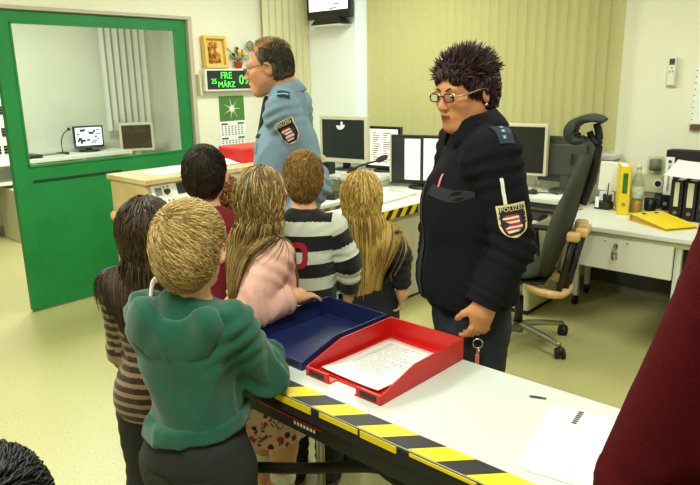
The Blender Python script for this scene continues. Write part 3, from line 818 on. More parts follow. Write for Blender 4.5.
o = thing('wall_telephone', 'small cream wall telephone right of the dark monitor behind the glass', 'telephone', (-6.55, 4.70, 1.0)); bm = BM(); box(bm, (-.05, -.03, -.06), (.05, 0, .08), .01); obj('base', bm, M['cream'], o); bm = BM(); tube(bm, [(-.02, -.05, -.06), (-.02, -.06, .0), (-.02, -.05, .07)], .013); obj('handset', bm, M['whitep'], o)
o = thing('switch_cabinet', 'tall white cabinet with black buttons and red lamps at the left edge', 'cabinet', (-7.2, 2.52, 0)); bm = BM(); box(bm, (-.3, -.7, .84), (.0, .22, 2.0), .008); obj('housing', bm, M['whitep'], o)
for z in (1.62, 1.38, 1.16, .98):
    for k in range(3):
        for y in (.02, .10):
            bm = BM(); box(bm, (0, y, z-.03*k), (.012, y+.05, z+.02-.03*k)); obj('button', bm, M['black'], o)
for z in (1.78, 1.86): bm = BM(); ball(bm, (.004, .12, z), .018, 12); obj('red_lamp', bm, M['red'], o, True)
sd3 = thing('desk', 'pale desk below the white button cabinet at the left edge', 'desk'); bm = BM(); box(bm, (-7.5, .9, .80), (-6.95, 2.28, .84), .004); obj('worktop', bm, M['cream'], sd3)
bm = BM(); box(bm, (-7.45, .95, 0), (-7.0, .99, .8)); obj('side_panel', bm, M['cream'], sd3)
o = thing('computer_tower', 'pale computer tower standing beneath the desk left of the green door', 'computer', (-7.2, 2.68, 0)); bm = BM(); box(bm, (-.22, -.10, 0), (.22, .10, .56), .01); obj('case', bm, M['cream'], o); bm = BM(); box(bm, (.22, -.08, .3), (.226, .08, .5)); obj('front_panel', bm, M['grey'], o)

# ---------------------------------------------------------------- clock, shelf things, calendar on the left wall
o = thing('digital_clock', 'black digital calendar clock with green digits on the left wall', 'clock', (XW, 3.33, 1.53)); bm = BM(); box(bm, (0, 0, 0), (.085, .68, .185), .006); obj('case', bm, M['whitep'], o); bm = BM(); box(bm, (.083, .018, .016), (.088, .662, .169)); obj('display', bm, M['black'], o)
bm = BM(); T = lambda y, z: basis((.0885, y, z), (0, 1, 0), (0, 0, 1))
text_bm(bm, '25', .058, T(.085, .080)); text_bm(bm, 'FRE', .078, T(.215, .126)); text_bm(bm, 'MÄRZ', .068, T(.215, .052)); text_bm(bm, '09:03', .115, T(.475, .088)); obj('digits', bm, M['led'], o)
o = thing('picture_frame', 'golden shadow box picture of dried flowers standing on the clock', 'picture', (XW+.03, 3.36, 1.717), 0); bm = BM(); Tl = Matrix.Rotation(math.radians(-5), 4, 'Y')
for a, b in (((0, 0, 0), (.05, .025, .262)), ((0, .205, 0), (.05, .23, .262)), ((0, .02, 0), (.05, .21, .025)), ((0, .02, .237), (.05, .21, .262))): box(bm, a, b, .003, Tl)
obj('frame', bm, M['gold'], o); bm = BM(); box(bm, (0, .02, .02), (.012, .21, .24), 0, Tl); obj('backing', bm, mat('straw_back', (232,208,126), .8, var=.1, vscale=30), o)
bm = BM(); r = random.Random(9)
for _ in range(34):
    y, z = r.uniform(.06, .17), r.uniform(.05, .21); ball(bm, (.022+r.uniform(0, .012), y, z), r.uniform(.008, .017), 8, Tl)
obj('dried_flowers', bm, mat_hair('dried', [(0, (120,62,24)), (.4, (190,110,40)), (.7, (226,160,70)), (1, (96,70,30))], .8), o, True)
o = thing('potted_plant', 'small plant with yellow flowers in a red pot on the clock', 'plant', (XW+.05, 3.715, 1.717)); bm = BM(); lathe(bm, [(.026, 0), (.036, .05), (.039, .05), (.039, .06), (.03, .06)]); obj('pot', bm, M['orange'], o, True)
bm = BM(); r = random.Random(4)
for i in range(26):
    a = r.uniform(0, 2*PI); L = r.uniform(.05, .12); q = Vector((math.cos(a)*L*.6, math.sin(a)*L, .06+r.uniform(.02, .12))); d = Vector((math.cos(a), math.sin(a), .4)).normalized(); s_ = d.cross(Vector((0, 0, 1))).normalized()*.012
    v = [bm.verts.new(q-d*.025), bm.verts.new(q+s_), bm.verts.new(q+d*.03), bm.verts.new(q-s_)]; bm.faces.new(v); tube(bm, [(0, 0, .055), tuple(q*.6+Vector((0, 0, .03))), tuple(q)], .0015, 4, 3)
obj('leaves', bm, M['leaf'], o)
bm = BM()
for i in range(9): ball(bm, (r.uniform(-.01, .03), r.uniform(-.03, .05), .13+r.uniform(-.01, .025)), .014, 8)
obj('flowers', bm, mat('flower_yellow', (236,186,40), .7), o, True)
o = thing('figurine', 'small pale figurine with a round head beside the red flowerpot', 'figurine', (XW+.045, 3.86, 1.717)); bm = BM(); lathe(bm, [(.034, 0), (.034, .012), (.012, .02), (.018, .06), (.024, .10), (.008, .14)]); obj('body', bm, M['whitep'], o, True); bm = BM(); ball(bm, (0, 0, .195), .042, 16, sc=(.4, 1, 1)); cyl(bm, (0, 0, .13), (0, 0, .16), .006); obj('head', bm, mat('figurine_grey', (140,142,120), .6), o, True)
o = thing('wall_calendar', 'green topped three month wall calendar hanging below the clock', 'calendar', (XW+.002, 3.50, 1.0)); bm = BM(); box(bm, (0, 0, 0), (.006, .29, .49)); obj('back_card', bm, M['paper'], o); bm = BM(); box(bm, (.006, .008, .27), (.0075, .282, .485)); obj('picture', bm, mat('calendar_green', (74,128,48), .6, var=.15, vscale=6), o)
bm = BM()
for k in range(14):
    a = 2*PI*k/14; q = .04 if k % 2 else .10; c = Vector((.0078, .145, .375)); d = Vector((0, math.cos(a), math.sin(a))); e = Vector((0, -math.sin(a), math.cos(a)))*.004
    bm.faces.new([bm.verts.new(c+d*.02-e), bm.verts.new(c+d*.02+e), bm.verts.new(c+d*q)])
c = [bm.verts.new((.0079, .145+.022*math.cos(2*PI*k/14), .375+.022*math.sin(2*PI*k/14))) for k in range(14)]; bm.faces.new(c)
obj('sunburst', bm, M['paper'], o)
bm = BM()
for blk in range(2):
    z0 = .14-.125*blk
    box(bm, (.006, .02, z0+.098), (.0068, .09, z0+.112)); box(bm, (.006, .20, z0+.098), (.0068, .27, z0+.112))
    for i in range(5):
        for j in range(7): box(bm, (.006, .022+j*.036, z0+.08-i*.018), (.0068, .038+j*.036, z0+.088-i*.018))
obj('dates', bm, M['ink'], o)
o = thing('door_chime', 'small beige box on the wall left of the clock', 'box', (XW, 3.325, 1.50)); bm = BM(); box(bm, (0, -.03, .0), (.05, -.005, .17), .003); obj('case', bm, M['beige'], o)

# ---------------------------------------------------------------- control console along the left wall
o = thing('control_console', 'pale wood control console in front of the green door with knobs and sloped panel', 'console')
bm = BM(); box(bm, (-3.93, 2.02, 1.02), (-3.46, 3.55, 1.052), .004); obj('top_board', bm, M['oak'], o)
prof = [(-3.90, 0), (-3.90, 1.02), (-3.50, 1.02), (-3.425, .79), (-3.12, .765), (-3.12, .71), (-3.42, .70), (-3.42, 0)]
for y in (2.03, 3.50):
    bm = BM(); prism(bm, prof, 0, .035, basis((0, y+.035, 0), (1, 0, 0), (0, 0, 1)), .003); obj('side_panel', bm, M['oak'], o)
pa, pb = Vector((-3.492, 0, 1.012)), Vector((-3.415, 0, .80)); dn = (pb-pa).normalized()
bm = BM(); PT = basis((pa.x, 2.065, pa.z), (0, 1, 0), (-dn.x, 0, -dn.z)); L = (pb-pa).length
box(bm, (0, -L, -.02), (1.435, 0, 0), 0, PT); cp = obj('control_panel', bm, M['whitep'], o)
bm = BM(); box(bm, (.175, -.075, 0), (.46, -.008, .006), .002, PT); obj('display', bm, M['black'], o)
bm = BM(); text_bm(bm, '8888 888', .045, PT @ Matrix.Translation((.31, -.042, .0065))); obj('display_digits', bm, M['grey'], o)
bm = BM(); box(bm, (.175, -.21, 0), (.75, -.09, .004), .002, PT); obj('inset_plate', bm, M['paper'], o)
bm = BM(); box(bm, (.185, -.155, .004), (.74, -.15, .0055), 0, PT); box(bm, (.175, -.215, .0), (.75, -.21, .006), 0, PT); obj('plate_edge', bm, M['grey'], o)
for u, v in ((.10, -.05), (.115, -.14), (.66, -.04), (.70, -.07), (.95, -.06), (1.05, -.12), (1.2, -.06)):
    bm = BM(); cyl(bm, (u, v, 0), (u, v, .02), .019, .016, 20); merge(bm, BM(), None); bmesh.ops.transform(bm, matrix=PT, verts=bm.verts); obj('knob', bm, M['black'], o)
for u, v in ((.045, -.045), (.05, -.13)):
    bm = BM(); box(bm, (u-.022, v-.024, 0), (u+.022, v+.024, .004), .002, PT); obj('push_plate', bm, M['grey'], o)
bm = BM()
for u, v in ((.085, -.02), (.115, -.02), (.10, -.105), (.13, -.105), (.145, -.165)): cyl(bm, (u, v, 0), (u, v, .004), .005, seg=8)
bmesh.ops.transform(bm, matrix=PT, verts=bm.verts); obj('indicator', bm, M['ink'], o)
bm = BM(); box(bm, (-3.42, 2.065, .735), (-3.13, 3.50, .768), .006); obj('writing_surface', bm, M['white'], o)

for a, b in (((-3.88, 2.065, .0), (-3.86, 3.5, 1.02)), ((-3.46, 2.065, .06), (-3.44, 3.5, .73))): bm = BM(); box(bm, a, b); obj('body_panel', bm, M['cream'], o)
bm = BM(); ball(bm, (-3.86, 2.01, .79), .032, 14, None, (1, .7, 1)); obj('side_knob', bm, M['beech'], o, True)
def sheet(name, label, cat, c, w, h, rz, rows=0, m=None, group=None, seed=1, curl=.0, title=None, thick=.0012, lw=.8):
    t = thing(name, label, cat, c, math.radians(rz), group)
    bm = BM(); n = 10; top = []
    V = {}
    for i in range(n+1):
        for j in range(n+1):
            x = -w/2+w*i/n; y = -h/2+h*j/n; z = curl*(abs(i/n-.5)*2)**3*.5+curl*(1-j/n)**4
            V[i, j, 0] = bm.verts.new((x, y, z)); V[i, j, 1] = bm.verts.new((x, y, z+thick))
    for i in range(n):
        for j in range(n):
            bm.faces.new((V[i, j, 1], V[i+1, j, 1], V[i+1, j+1, 1], V[i, j+1, 1])); bm.faces.new((V[i, j, 0], V[i, j+1, 0], V[i+1, j+1, 0], V[i+1, j, 0]))
    for i in range(n):
        bm.faces.new((V[i, 0, 0], V[i+1, 0, 0], V[i+1, 0, 1], V[i, 0, 1])); bm.faces.new((V[i, n, 0], V[i, n, 1], V[i+1, n, 1], V[i+1, n, 0]))
        bm.faces.new((V[0, i, 0], V[0, i, 1], V[0, i+1, 1], V[0, i+1, 0])); bm.faces.new((V[n, i, 0], V[n, i+1, 0], V[n, i+1, 1], V[n, i, 1]))
    obj('page', bm, m or M['paper'], t, True)
    if rows:
        bm = BM(); text_lines(bm, Matrix.Translation((0, 0, thick+curl*.35)), w*lw, h*.8, rows, random.Random(seed)); obj('print', bm, M['inklight'], t)
    if title:
        bm = BM(); text_bm(bm, title[0], title[1], Matrix.Translation((title[2], title[3], thick+.0008))); obj('heading', bm, M['ink'], t)
    return t
sheet('paper_sheet', 'flat white papers on the console top at its left end', 'paper', (-3.74, 2.36, 1.0525), .24, .34, 12, 0)
o = thing('open_folder', 'open white ring folder with lifted pages on the console top', 'folder', (-3.74, 2.70, 1.0525), math.radians(10)); bm = BM(); box(bm, (-.13, -.16, 0), (.13, .15, .006), .002); obj('cover', bm, M['paper'], o); bm = BM()
for k in range(4): tube(bm, [(-.12, -.14+.01*k, .008), (-.02, -.1, .03+.006*k), (.1, -.13+.02*k, .012)], .002, 4, 4)
prism(bm, [(-.14, .006), (-.05, .035), (.05, .03), (.14, .006)], -.12, .10, basis((0, 0, 0), (1, 0, 0), (0, 0, 1)) @ Matrix.Identity(4)); obj('pages', bm, M['paper'], o)
o = thing('file_box', 'flat red file box on the console top behind the boys', 'box', (-3.75, 3.12, 1.0525)); bm = BM(); box(bm, (-.14, -.24, 0), (.14, .22, .085), .004); obj('body', bm, M['redbox'], o); bm = BM(); box(bm, (-.142, -.242, .085), (.142, .222, .105), .004); obj('lid', bm, mat('red_lit_top', (222,58,50), .5), o)  # lid in lighter red: light on the box top is put into the colour

# ---------------------------------------------------------------- screen on the pillar
t, T = monitor('small black television with a white picture high on the white pillar', (-4.29, 4.50, 2.095), 0, .54, .36, .27, .03, M['black'], m_screen_lit, lowbar=.07, stand=False)
t.name = 'television'; t['category'] = 'television'
decor(t, T, .5, .3, .02, [(-.07, -.06, .012, .012), (-.07, -.03, .02, .006), (.02, -.095, .05, .006), (.1, -.10, .08, .01), (.12, -.06, .05, .006), (.18, -.05, .03, .004), (.06, -.135, .1, .012)], M['inklight'])
bm = BM(); prism(bm, [(-.13, .07), (.13, .07), (.205, 0), (-.205, 0)], -.07, .02, basis((0, -.02, 0), (1, 0, 0), (0, 0, 1)), .002); obj('foot', bm, M['black'], t)
bm = BM(); text_bm(bm, '.: .:', .03, T @ basis((.09, -.0225, -.205), (1, 0, 0), (0, 0, 1))); obj('brand_marks', bm, M['gold'], t)
o = thing('wall_shelf', 'narrow white shelf carrying the television on the pillar', 'shelf', (-4.29, 4.6, 2.08)); bm = BM(); box(bm, (-.18, -.17, 0), (.18, 0, .010), .002); obj('board', bm, M['white'], o)


# ---------------------------------------------------------------- taped control desk in the middle
o = thing('control_desk', 'control desk in the middle with yellow and black tape on its front edge', 'desk')
bm = BM(); box(bm, (-3.07, 2.72, .695), (-2.77, 3.6, .73), .003); box(bm, (-3.5, 3.6, .695), (-2.77, 4.6, .73), .003); obj('worktop', bm, M['white'], o)
def hazard(bm, M4, L, w, pitch, slant, t=.0012, start=0., gap=0):
    """striped tape in local XY: x along, y across"""
    x = start; i = 0
    while x < L:
        a = [(x, 0), (x+pitch, 0), (x+pitch+slant, w), (x+slant, w)]
        a = [(min(max(p, 0), L), q) for p, q in a]
        b = bmesh.new(); prism(b, a, 0, t)
        for f in b.faces: f.material_index = i % 2
        merge(bm, b, M4); x += pitch; i += 1
bm = BM(); box(bm, (-2.775, 2.72, .665), (-2.75, 4.6, .73), .003); obj('edge_strip', bm, M['oak'], o)
bm = BM(); hazard(bm, basis((-2.7495, 2.72, .667), (0, 1, 0), (0, 0, 1)), 1.05, .062, .055, .05, start=-.05); obj('hazard_tape', bm, [M['yellow'], M['tblack']], o)
bm = BM(); box(bm, (-4.66, 3.95, .79), (-3.4, 4.58, .82), .004); obj('raised_shelf', bm, M['white'], o)
for a, b in (((-3.04, 2.76, 0), (-2.84, 2.80, .695)), ((-3.46, 4.55, 0), (-2.84, 4.59, .695)), ((-3.45, 3.62, .1), (-3.43, 4.5, .695)), ((-4.62, 3.97, 0), (-4.58, 4.56, .79)), ((-3.46, 4.0, .73), (-3.43, 4.56, .79))): bm = BM(); box(bm, a, b); obj('leg_panel', bm, M['cream'], o)
o = thing('drawer_pedestal', 'cream pedestal with vent slots under the taped desk end', 'cabinet', (-3.1, 3.78, 0)); bm = BM(); box(bm, (-.26, -.2, .02), (.30, .16, .655), .006); obj('body', bm, M['cream'], o); bm = BM(); box(bm, (-.25, -.19, 0), (.29, .15, .02)); obj('plinth', bm, M['black'], o); bm = BM()
for k in range(5): box(bm, (.30, .06, .15+k*.022), (.3012, .14, .16+k*.022))
obj('vent_slots', bm, M['grey'], o)
bm = BM(); box(bm, (.30, -.19, .03), (.304, .02, .645), .002); obj('front_door', bm, M['beige'], o)
# monitors and things on it
t, T = monitor('large beige framed monitor with a dark screen and white bird mark', (-3.955, 4.30, .82), 8, .51, .40, .275, .03, M['beige'], M['screen'], lowbar=.04, standcol=M['black'], baser=.1)
bm = BM()
bird = [(-.045, -.01), (-.03, -.03), (0, -.034), (.03, -.02), (.045, .0), (.04, .012), (.02, .008), (.024, .03), (.012, .04), (-.002, .03), (.0, .006), (-.012, -.002), (-.03, .006), (-.047, .003)]
prism(bm, bird, 0, .0012, T @ basis((-.02, -.0225, .115), (1, 0, 0), (0, 0, 1))); obj('bird_mark', bm, M['paper'], t)
t, T = monitor('slim black monitor showing one white page beside the large dark screen', (-3.60, 4.42, .82), 6, .36, .36, .21, .022, M['black'], m_doc, lowbar=.03, baser=.1)
bm = BM(); r = random.Random(21)
for col in range(2):
    for i in range(14):
        L = r.uniform(.03, .09); box(bm, (-.10+col*.11, -.0235, .12-i*.019), (-.10+col*.11+L, -.0218, .127-i*.019), 0, T)
obj('page_print', bm, M['ink'], t)
t, T = monitor('wide black monitor showing two document pages beside the policewoman', (-3.12, 4.36, .73), 16, .60, .39, .235, .018, M['black'], M['screen'], lowbar=.03, baser=.14)
bm = BM(); box(bm, (-.165, -.0235, -.17), (-.03, -.0216, .165), 0, T); box(bm, (.0, -.0235, -.17), (.27, -.0216, .17), 0, T); obj('page', bm, m_doc, t)
bm = BM()
for i in range(15): box(bm, (-.15, -.0242, .14-i*.02), (-.15+r.uniform(.05, .1), -.0237, .143-i*.02), 0, T); box(bm, (.015, -.0242, .14-i*.02), (.015+r.uniform(.1, .24), -.0237, .143-i*.02), 0, T)
obj('page_print', bm, M['inklight'], t)
bm = BM(); box(bm, (-.302, -.021, -.196), (-.285, .03, .196), 0, T); obj('pale_side_edge', bm, M['beige'], t)
o = thing('keyboard', 'white keyboard on the taped desk behind the blonde girl', 'keyboard', (-3.02, 3.70, .731), math.radians(4)); bm = BM(); box(bm, (-.085, -.22, 0), (.085, .22, .018), .004); obj('case', bm, M['whitep'], o); bm = BM()
for i in range(15):
    for j in range(5): box(bm, (-.075+j*.031, -.21+i*.028, .018), (-.05+j*.031, -.187+i*.028, .024))
obj('keys', bm, M['paper'], o)
o = thing('computer_mouse', 'white computer mouse right of the white keyboard', 'mouse', (-3.0, 4.02, .731)); bm = BM(); ball(bm, (0, 0, .014), .035, 18, None, (1, 1.6, .6)); obj('body', bm, M['paper'], o, True); bm = BM(); tube(bm, [(-.03, 0, .012), (-.1, .05, .006), (-.25, .06, .006), (-.36, .2, .006)], .0028, 6); obj('cable', bm, M['beige'], o)
o = thing('desk_telephone', 'black desk telephone with long handset behind the blonde girl', 'telephone', (-3.27, 3.08, .769), math.radians(20)); bm = BM(); prism(bm, [(-.1, 0), (.1, 0), (.1, .03), (-.1, .075)], -.1, .1, basis((0, 0, 0), (1, 0, 0), (0, 0, 1)), .006); obj('base', bm, M['grey'], o); bm = BM(); tube(bm, [(-.03, -.13, .085), (-.03, -.11, .115), (-.03, 0, .125), (-.03, .11, .115), (-.03, .13, .085)], .022, 10); obj('handset', bm, M['black'], o, True); bm = BM()
for i in range(4):
    for j in range(3): box(bm, (.02+j*.022, -.03+i*.024, .052-j*.006), (.035+j*.022, -.012+i*.024, .062-j*.006))
obj('keys', bm, M['whitep'], o)
o = thing('gooseneck_microphone', 'black gooseneck microphone in front of the white page screen', 'microphone', (-3.72, 4.14, .82)); bm = BM(); lathe(bm, [(.05, 0), (.05, .02), (.02, .03)]); obj('foot', bm, M['black'], o, True); bm = BM(); tube(bm, [(0, 0, .02), (.05, 0, .06), (.18, .01, .105), (.27, .02, .13)], .008); obj('neck', bm, M['black'], o, True); bm = BM(); tube(bm, [(.26, .02, .128), (.30, .02, .145), (.36, .02, .17)], lambda t: .014+.012*math.sin(t*PI*.9), 10); obj('head', bm, mat('mic_foam', (70,40,28), .9), o, True)
o = thing('loudspeaker', 'small black cube loudspeaker beneath the large dark monitor', 'speaker', (-3.90, 4.02, .82), .1); bm = BM(); box(bm, (-.05, -.05, 0), (.05, .05, .10), .006); obj('cabinet', bm, M['black'], o); bm = BM(); cyl(bm, (0, -.05, .05), (0, -.053, .05), .035); obj('grille', bm, M['dgrey'], o)
o = thing('adapter_box', 'flat black adapter box lying beside the black telephone', 'box', (-3.28, 3.36, .769), .4); bm = BM(); box(bm, (-.09, -.06, 0), (.09, .06, .045), .006); obj('case', bm, M['black'], o); bm = BM(); tube(bm, [(.08, 0, .02), (.15, .05, .02), (.05, .2, .06), (-.02, .33, .10)], .004, 6); obj('cable', bm, M['black'], o)
o = thing('cable_tangle', 'pale loose cables lying in front of the large dark monitor', 'cable', (-3.55, 3.99, .825)); 
for k in range(4):
    bm = BM(); r = random.Random(k+30); tube(bm, [(-.12+.05*k, .05, .006), (-.05+r.uniform(-.1, .1), r.uniform(-.03, .06), .012), (.05+r.uniform(-.05, .1), r.uniform(-.03, .06), .03), (.16, .02*k, .006)], .0045, 6); obj('cable', bm, M['whitep'] if k % 2 else M['beige'], o, True)
sheet('paper_sheet', 'loose white papers on the taped desk left of the wide monitor', 'paper', (-3.36, 4.02, .732), .21, .30, 25, 8)
# ---------------------------------------------------------------- desks behind the policewoman
o = thing('desk', 'white desk with a dark screen behind the policewoman', 'desk')
bm = BM(); box(bm, (-2.75, 4.18, .755), (-1.88, 4.74, .785), .004); obj('worktop', bm, M['white'], o)
bm = BM(); box(bm, (-2.72, 4.2, .715), (-1.90, 4.7, .752)); obj('underframe', bm, M['dgrey'], o)

for x in (-2.7, -1.93): bm = BM(); box(bm, (x, 4.42, 0), (x+.03, 4.7, .715)); obj('side_panel', bm, M['cream'], o)
o = thing('drawer_pedestal', 'cream pedestal with a keyboard on top behind the policewoman', 'cabinet', (-2.12, 4.15, 0)); bm = BM(); box(bm, (-.32, -.2, .03), (.18, .25, .66), .02); obj('body', bm, M['cream'], o); bm = BM(); box(bm, (-.30, -.18, 0), (.16, .23, .03)); obj('plinth', bm, M['black'], o); bm = BM()
for z in (.24, .45): box(bm, (-.30, -.204, z), (.16, -.199, z+.006))
obj('drawer_gap', bm, M['grey'], o)
o = thing('keyboard', 'black keyboard lying on the cream pedestal', 'keyboard', (-2.14, 4.10, .661), math.radians(4)); bm = BM(); box(bm, (-.2, -.07, 0), (.2, .075, .018), .004); obj('case', bm, M['black'], o); bm = BM()
for i in range(14):
    for j in range(5): box(bm, (-.19+i*.027, -.062+j*.026, .018), (-.169+i*.027, -.042+j*.026, .024))
obj('keys', bm, M['dgrey'], o)
t, T = monitor('dark monitor in a beige frame right behind the policewoman', (-2.33, 4.45, .785), 8, .44, .38, .30, .022, M['beige'], mat('off_screen', (24,26,28), .3), lowbar=.02, standcol=M['whitep'])
t, T = monitor('charcoal backed monitor between the chair headrest and the beige framed screen', (-2.0, 4.58, .785), 186, .42, .33, .235, .02, M['dgrey'], M['screen'], lowbar=.02)
bm = BM(); box(bm, (-.06, .07, -.03), (-.045, .078, .05), 0, T); obj('vent', bm, M['black'], t)
o = thing('computer_mouse', 'black computer mouse with its cable on the white desk behind the chair', 'mouse', (-2.14, 4.33, .786)); bm = BM(); ball(bm, (0, 0, .013), .03, 16, None, (1.3, 1, .65)); obj('body', bm, M['black'], o, True); bm = BM(); tube(bm, [(.03, 0, .012), (.1, .05, .01), (.18, .04, .008)], .0035, 6); obj('cable', bm, M['black'], o)
sheet('paper_sheet', 'white sheets beside the black mouse on the desk behind the chair', 'paper', (-1.99, 4.30, .7862), .20, .17, 10, 0)
o = thing('glass_tumbler', 'small clear glass below the beige framed screen', 'glass', (-2.16, 4.45, .786)); bm = BM(); lathe(bm, [(.024, 0), (.03, .09), (.028, .09), (.022, .006)]); obj('wall', bm, M['clear'], o, True)

# rolling desk on the right
o = thing('rolling_desk', 'white steel desk on castors with a hanging front panel', 'desk')
bm = BM(); box(bm, (-1.74, 3.80, .70), (1.3, 4.78, .73), .005); obj('worktop', bm, M['white'], o)
bm = BM(); box(bm, (-1.72, 3.83, .665), (1.28, 4.74, .699)); obj('underframe', bm, M['beige'], o)
bm = BM(); box(bm, (-1.555, 3.815, .475), (-1.02, 3.84, .672), .004); fp = obj('front_panel', bm, M['whitep'], o)
bm = BM(); cyl(bm, (-1.335, 3.815, .63), (-1.335, 3.806, .63), .014, seg=16); obj('lock', bm, M['chrome'], fp)
for x in (-1.40, -1.27):
    bm = BM(); ball(bm, (x, 3.813, .655), .007, 10); obj('screw', bm, M['chrome'], fp, True)
for (x, y) in ((-1.80, 4.40), (-1.84, 4.70), (-1.0, 3.86)):
    bm = BM(); box(bm, (x-.018, y-.018, .07 if x < -1.5 else .0), (x+.018, y+.018, .70), .003); lg = obj('leg', bm, M['white'], o)
    if x < -1.5:
        bm = BM(); cyl(bm, (x-.012, y, .035), (x+.012, y, .035), .035, seg=18); obj('castor', bm, M['black'], lg, True)

for y in (3.88, 4.6): bm = BM(); box(bm, (-.98, y, 0), (-.93, y+.04, .70)); obj('dark_leg', bm, M['black'], o)
bm = BM(); box(bm, (-1.86, 4.38, .68), (-1.70, 4.74, .70)); obj('corner_brace', bm, M['beige'], o)
S('under_desk_shade', (-1.86, 4.80, .08), (2.0, 4.86, .58), M['dgrey'])  # dark grey sheet on the wall; shade below the desk put into its colour
o = thing('keyring', 'small bunch of keys hanging from the desk panel lock', 'keys', (-1.335, 3.80, .63)); bm = BM(); box(bm, (-.004, -.012, -.01), (.004, .0, .012)); tube(bm, [(.014*math.cos(a), -.012, -.02+.014*math.sin(a)) for a in [k*PI/4 for k in range(8)]], .0016, 6, 3, True); obj('ring', bm, M['steel'], o)
for dx, L in ((-.012, .045), (-.004, .052), (.013, .042)):
    bm = BM(); lathe(bm, [(.001, -.002), (.008, -.001), (.008, .001), (.001, .002)], (0, 0, 0), 12, basis((dx, -.013, -.042), (1, 0, 0), (0, 0, 1))); box(bm, (dx-.003, -.0145, -.045-L*.7), (dx+.003, -.0115, -.05)); box(bm, (dx, -.0145, -.045-L*.7), (dx+.008, -.0115, -.04-L*.55)); obj('key', bm, M['steel'], o)
o = thing('drawer_unit', 'cream drawer unit at the right edge under the desk', 'cabinet', (-.65, 4.05, 0)); bm = BM(); box(bm, (-.24, -.18, .05), (.3, .5, .66), .006); obj('body', bm, M['cream'], o)
for z in (.08, .27, .46):
    bm = BM(); box(bm, (-.235, -.195, z), (.295, -.18, z+.18), .004); d = obj('drawer', bm, M['whitep'], o); bm = BM(); box(bm, (-.05, -.21, z+.12), (.08, -.195, z+.135), .003); obj('handle', bm, M['grey'], d)
bm = BM(); box(bm, (-.22, -.16, 0), (.28, .48, .05)); obj('plinth', bm, M['black'], o)

def binder(name, label, loc, rz, w, d, h, m, tag=None, group=None, ring=True, tagm=None, ringz=.07):
    """lever-arch file standing upright, spine on local -Y; w thick, d deep, h tall"""
    t = thing(name, label, 'binder', loc, math.radians(rz), group); bm = BM()
    box(bm, (-w/2, -d/2, 0), (-w/2+.003, d/2, h), .001); box(bm, (w/2-.003, -d/2, 0), (w/2, d/2, h), .001); box(bm, (-w/2, -d/2, 0), (w/2, -d/2+.003, h), .001)
    obj('cover', bm, m, t); bm = BM(); box(bm, (-w/2+.006, -d/2+.02, .008), (w/2-.006, d/2-.008, h-.012)); obj('pages', bm, M['paper'], t)
    if ring:
        bm = BM(); lathe(bm, [(.0085, 0), (.0125, .001), (.0125, .003), (.0085, .003)], (0, 0, 0), 18, basis((0, -d/2, ringz), (1, 0, 0), (0, 0, 1))); obj('finger_ring', bm, M['steel'], t)
        bm = BM(); cyl(bm, (0, -d/2+.0005, ringz), (0, -d/2-.001, ringz), .009, seg=16); obj('finger_hole', bm, M['black'], t)
    if tag:
        a, b, ww = tag; bm = BM(); box(bm, (-ww/2, -d/2-.0012, a), (ww/2, -d/2, b)); obj('spine_label', bm, tagm or M['paper'], t)
    return t
binder('lever_arch_file', 'yellow lever arch file standing on the white desk by the bottle', (-1.515, 4.36, .731), 24, .064, .27, .315, M['yel'], (.14, .27, .03), tagm=M['leaf'])
o = thing('plastic_bottle', 'clear plastic bottle half filled with amber drink right of the yellow file', 'bottle', (-1.425, 4.37, .731)); bm = BM(); lathe(bm, [(.034, 0), (.040, .008), (.040, .06), (.037, .075), (.040, .09), (.040, .18), (.036, .215), (.017, .26), (.014, .29), (.013, .29), (.016, .255), (.034, .212), (.038, .178), (.038, .01), (.03, .004)], seg=24); obj('wall', bm, M['clear'], o, True); bm = BM(); lathe(bm, [(.036, .006), (.0375, .012), (.0375, .085), (.001, .086)], seg=24); obj('drink', bm, M['water'], o, True); bm = BM(); lathe(bm, [(.0405, .10), (.0412, .101), (.0412, .17), (.0405, .171)], seg=24); obj('label_band', bm, mat('bottle_label', (206,216,196), .6, var=.25, vscale=40), o, True); bm = BM(); lathe(bm, [(.016, .285), (.016, .31), (.001, .312)], seg=18); obj('cap', bm, M['beige'], o, True)
o = thing('white_box', 'white upright box with a pale blue sheet left of the yellow file', 'box', (-1.66, 4.52, .731)); bm = BM(); box(bm, (-.07, -.05, .10), (.07, .06, .30), .006, Matrix.Rotation(math.radians(-6), 4, 'X')); obj('body', bm, M['whitep'], o); bm = BM(); box(bm, (-.05, -.045, .12), (.05, -.043, .28), 0, Matrix.Rotation(math.radians(-6), 4, 'X')); box(bm, (-.05, -.05, 0), (.05, .05, .1), .004); obj('base', bm, mat('pale_blue', (214,228,232), .6), o)
o = thing('pen_holder', 'black pen holder with pens in front of the white upright box', 'pen holder', (-1.635, 4.37, .731)); bm = BM(); box(bm, (-.05, -.04, 0), (.05, .04, .05), .004); lathe(bm, [(.028, .05), (.030, .10), (.027, .10), (.026, .05)], (.02, 0, 0), 18); obj('holder', bm, M['black'], o)
for k in range(4):
    bm = BM(); cyl(bm, (.012+.006*k, 0, .06), (.004+.014*k, .01, .165+.01*(k % 3)), .0038, seg=8); obj('pen', bm, [M['cream'], M['black'], M['white'], M['cream']][k], o)
bm = BM(); box(bm, (-.045, -.042, .012), (-.02, -.04, .085), .002); obj('note_block', bm, M['paper'], o)
o = thing('cable_trunking', 'cream cable duct with round sockets on the wall above the desk', 'socket strip', (-1.40, YB, .80)); bm = BM(); box(bm, (-.20, -.06, 0), (.9, 0, .13), .006); obj('duct', bm, M['cream'], o)
for x in (-.03, .06, .15):
    bm = BM(); cyl(bm, (x, -.06, .065), (x, -.066, .065), .034, seg=22); so = obj('socket', bm, M['whitep'], o); bm = BM(); cyl(bm, (x, -.066, .065), (x, -.0675, .065), .021, seg=20); obj('socket_well', bm, M['black'], so)
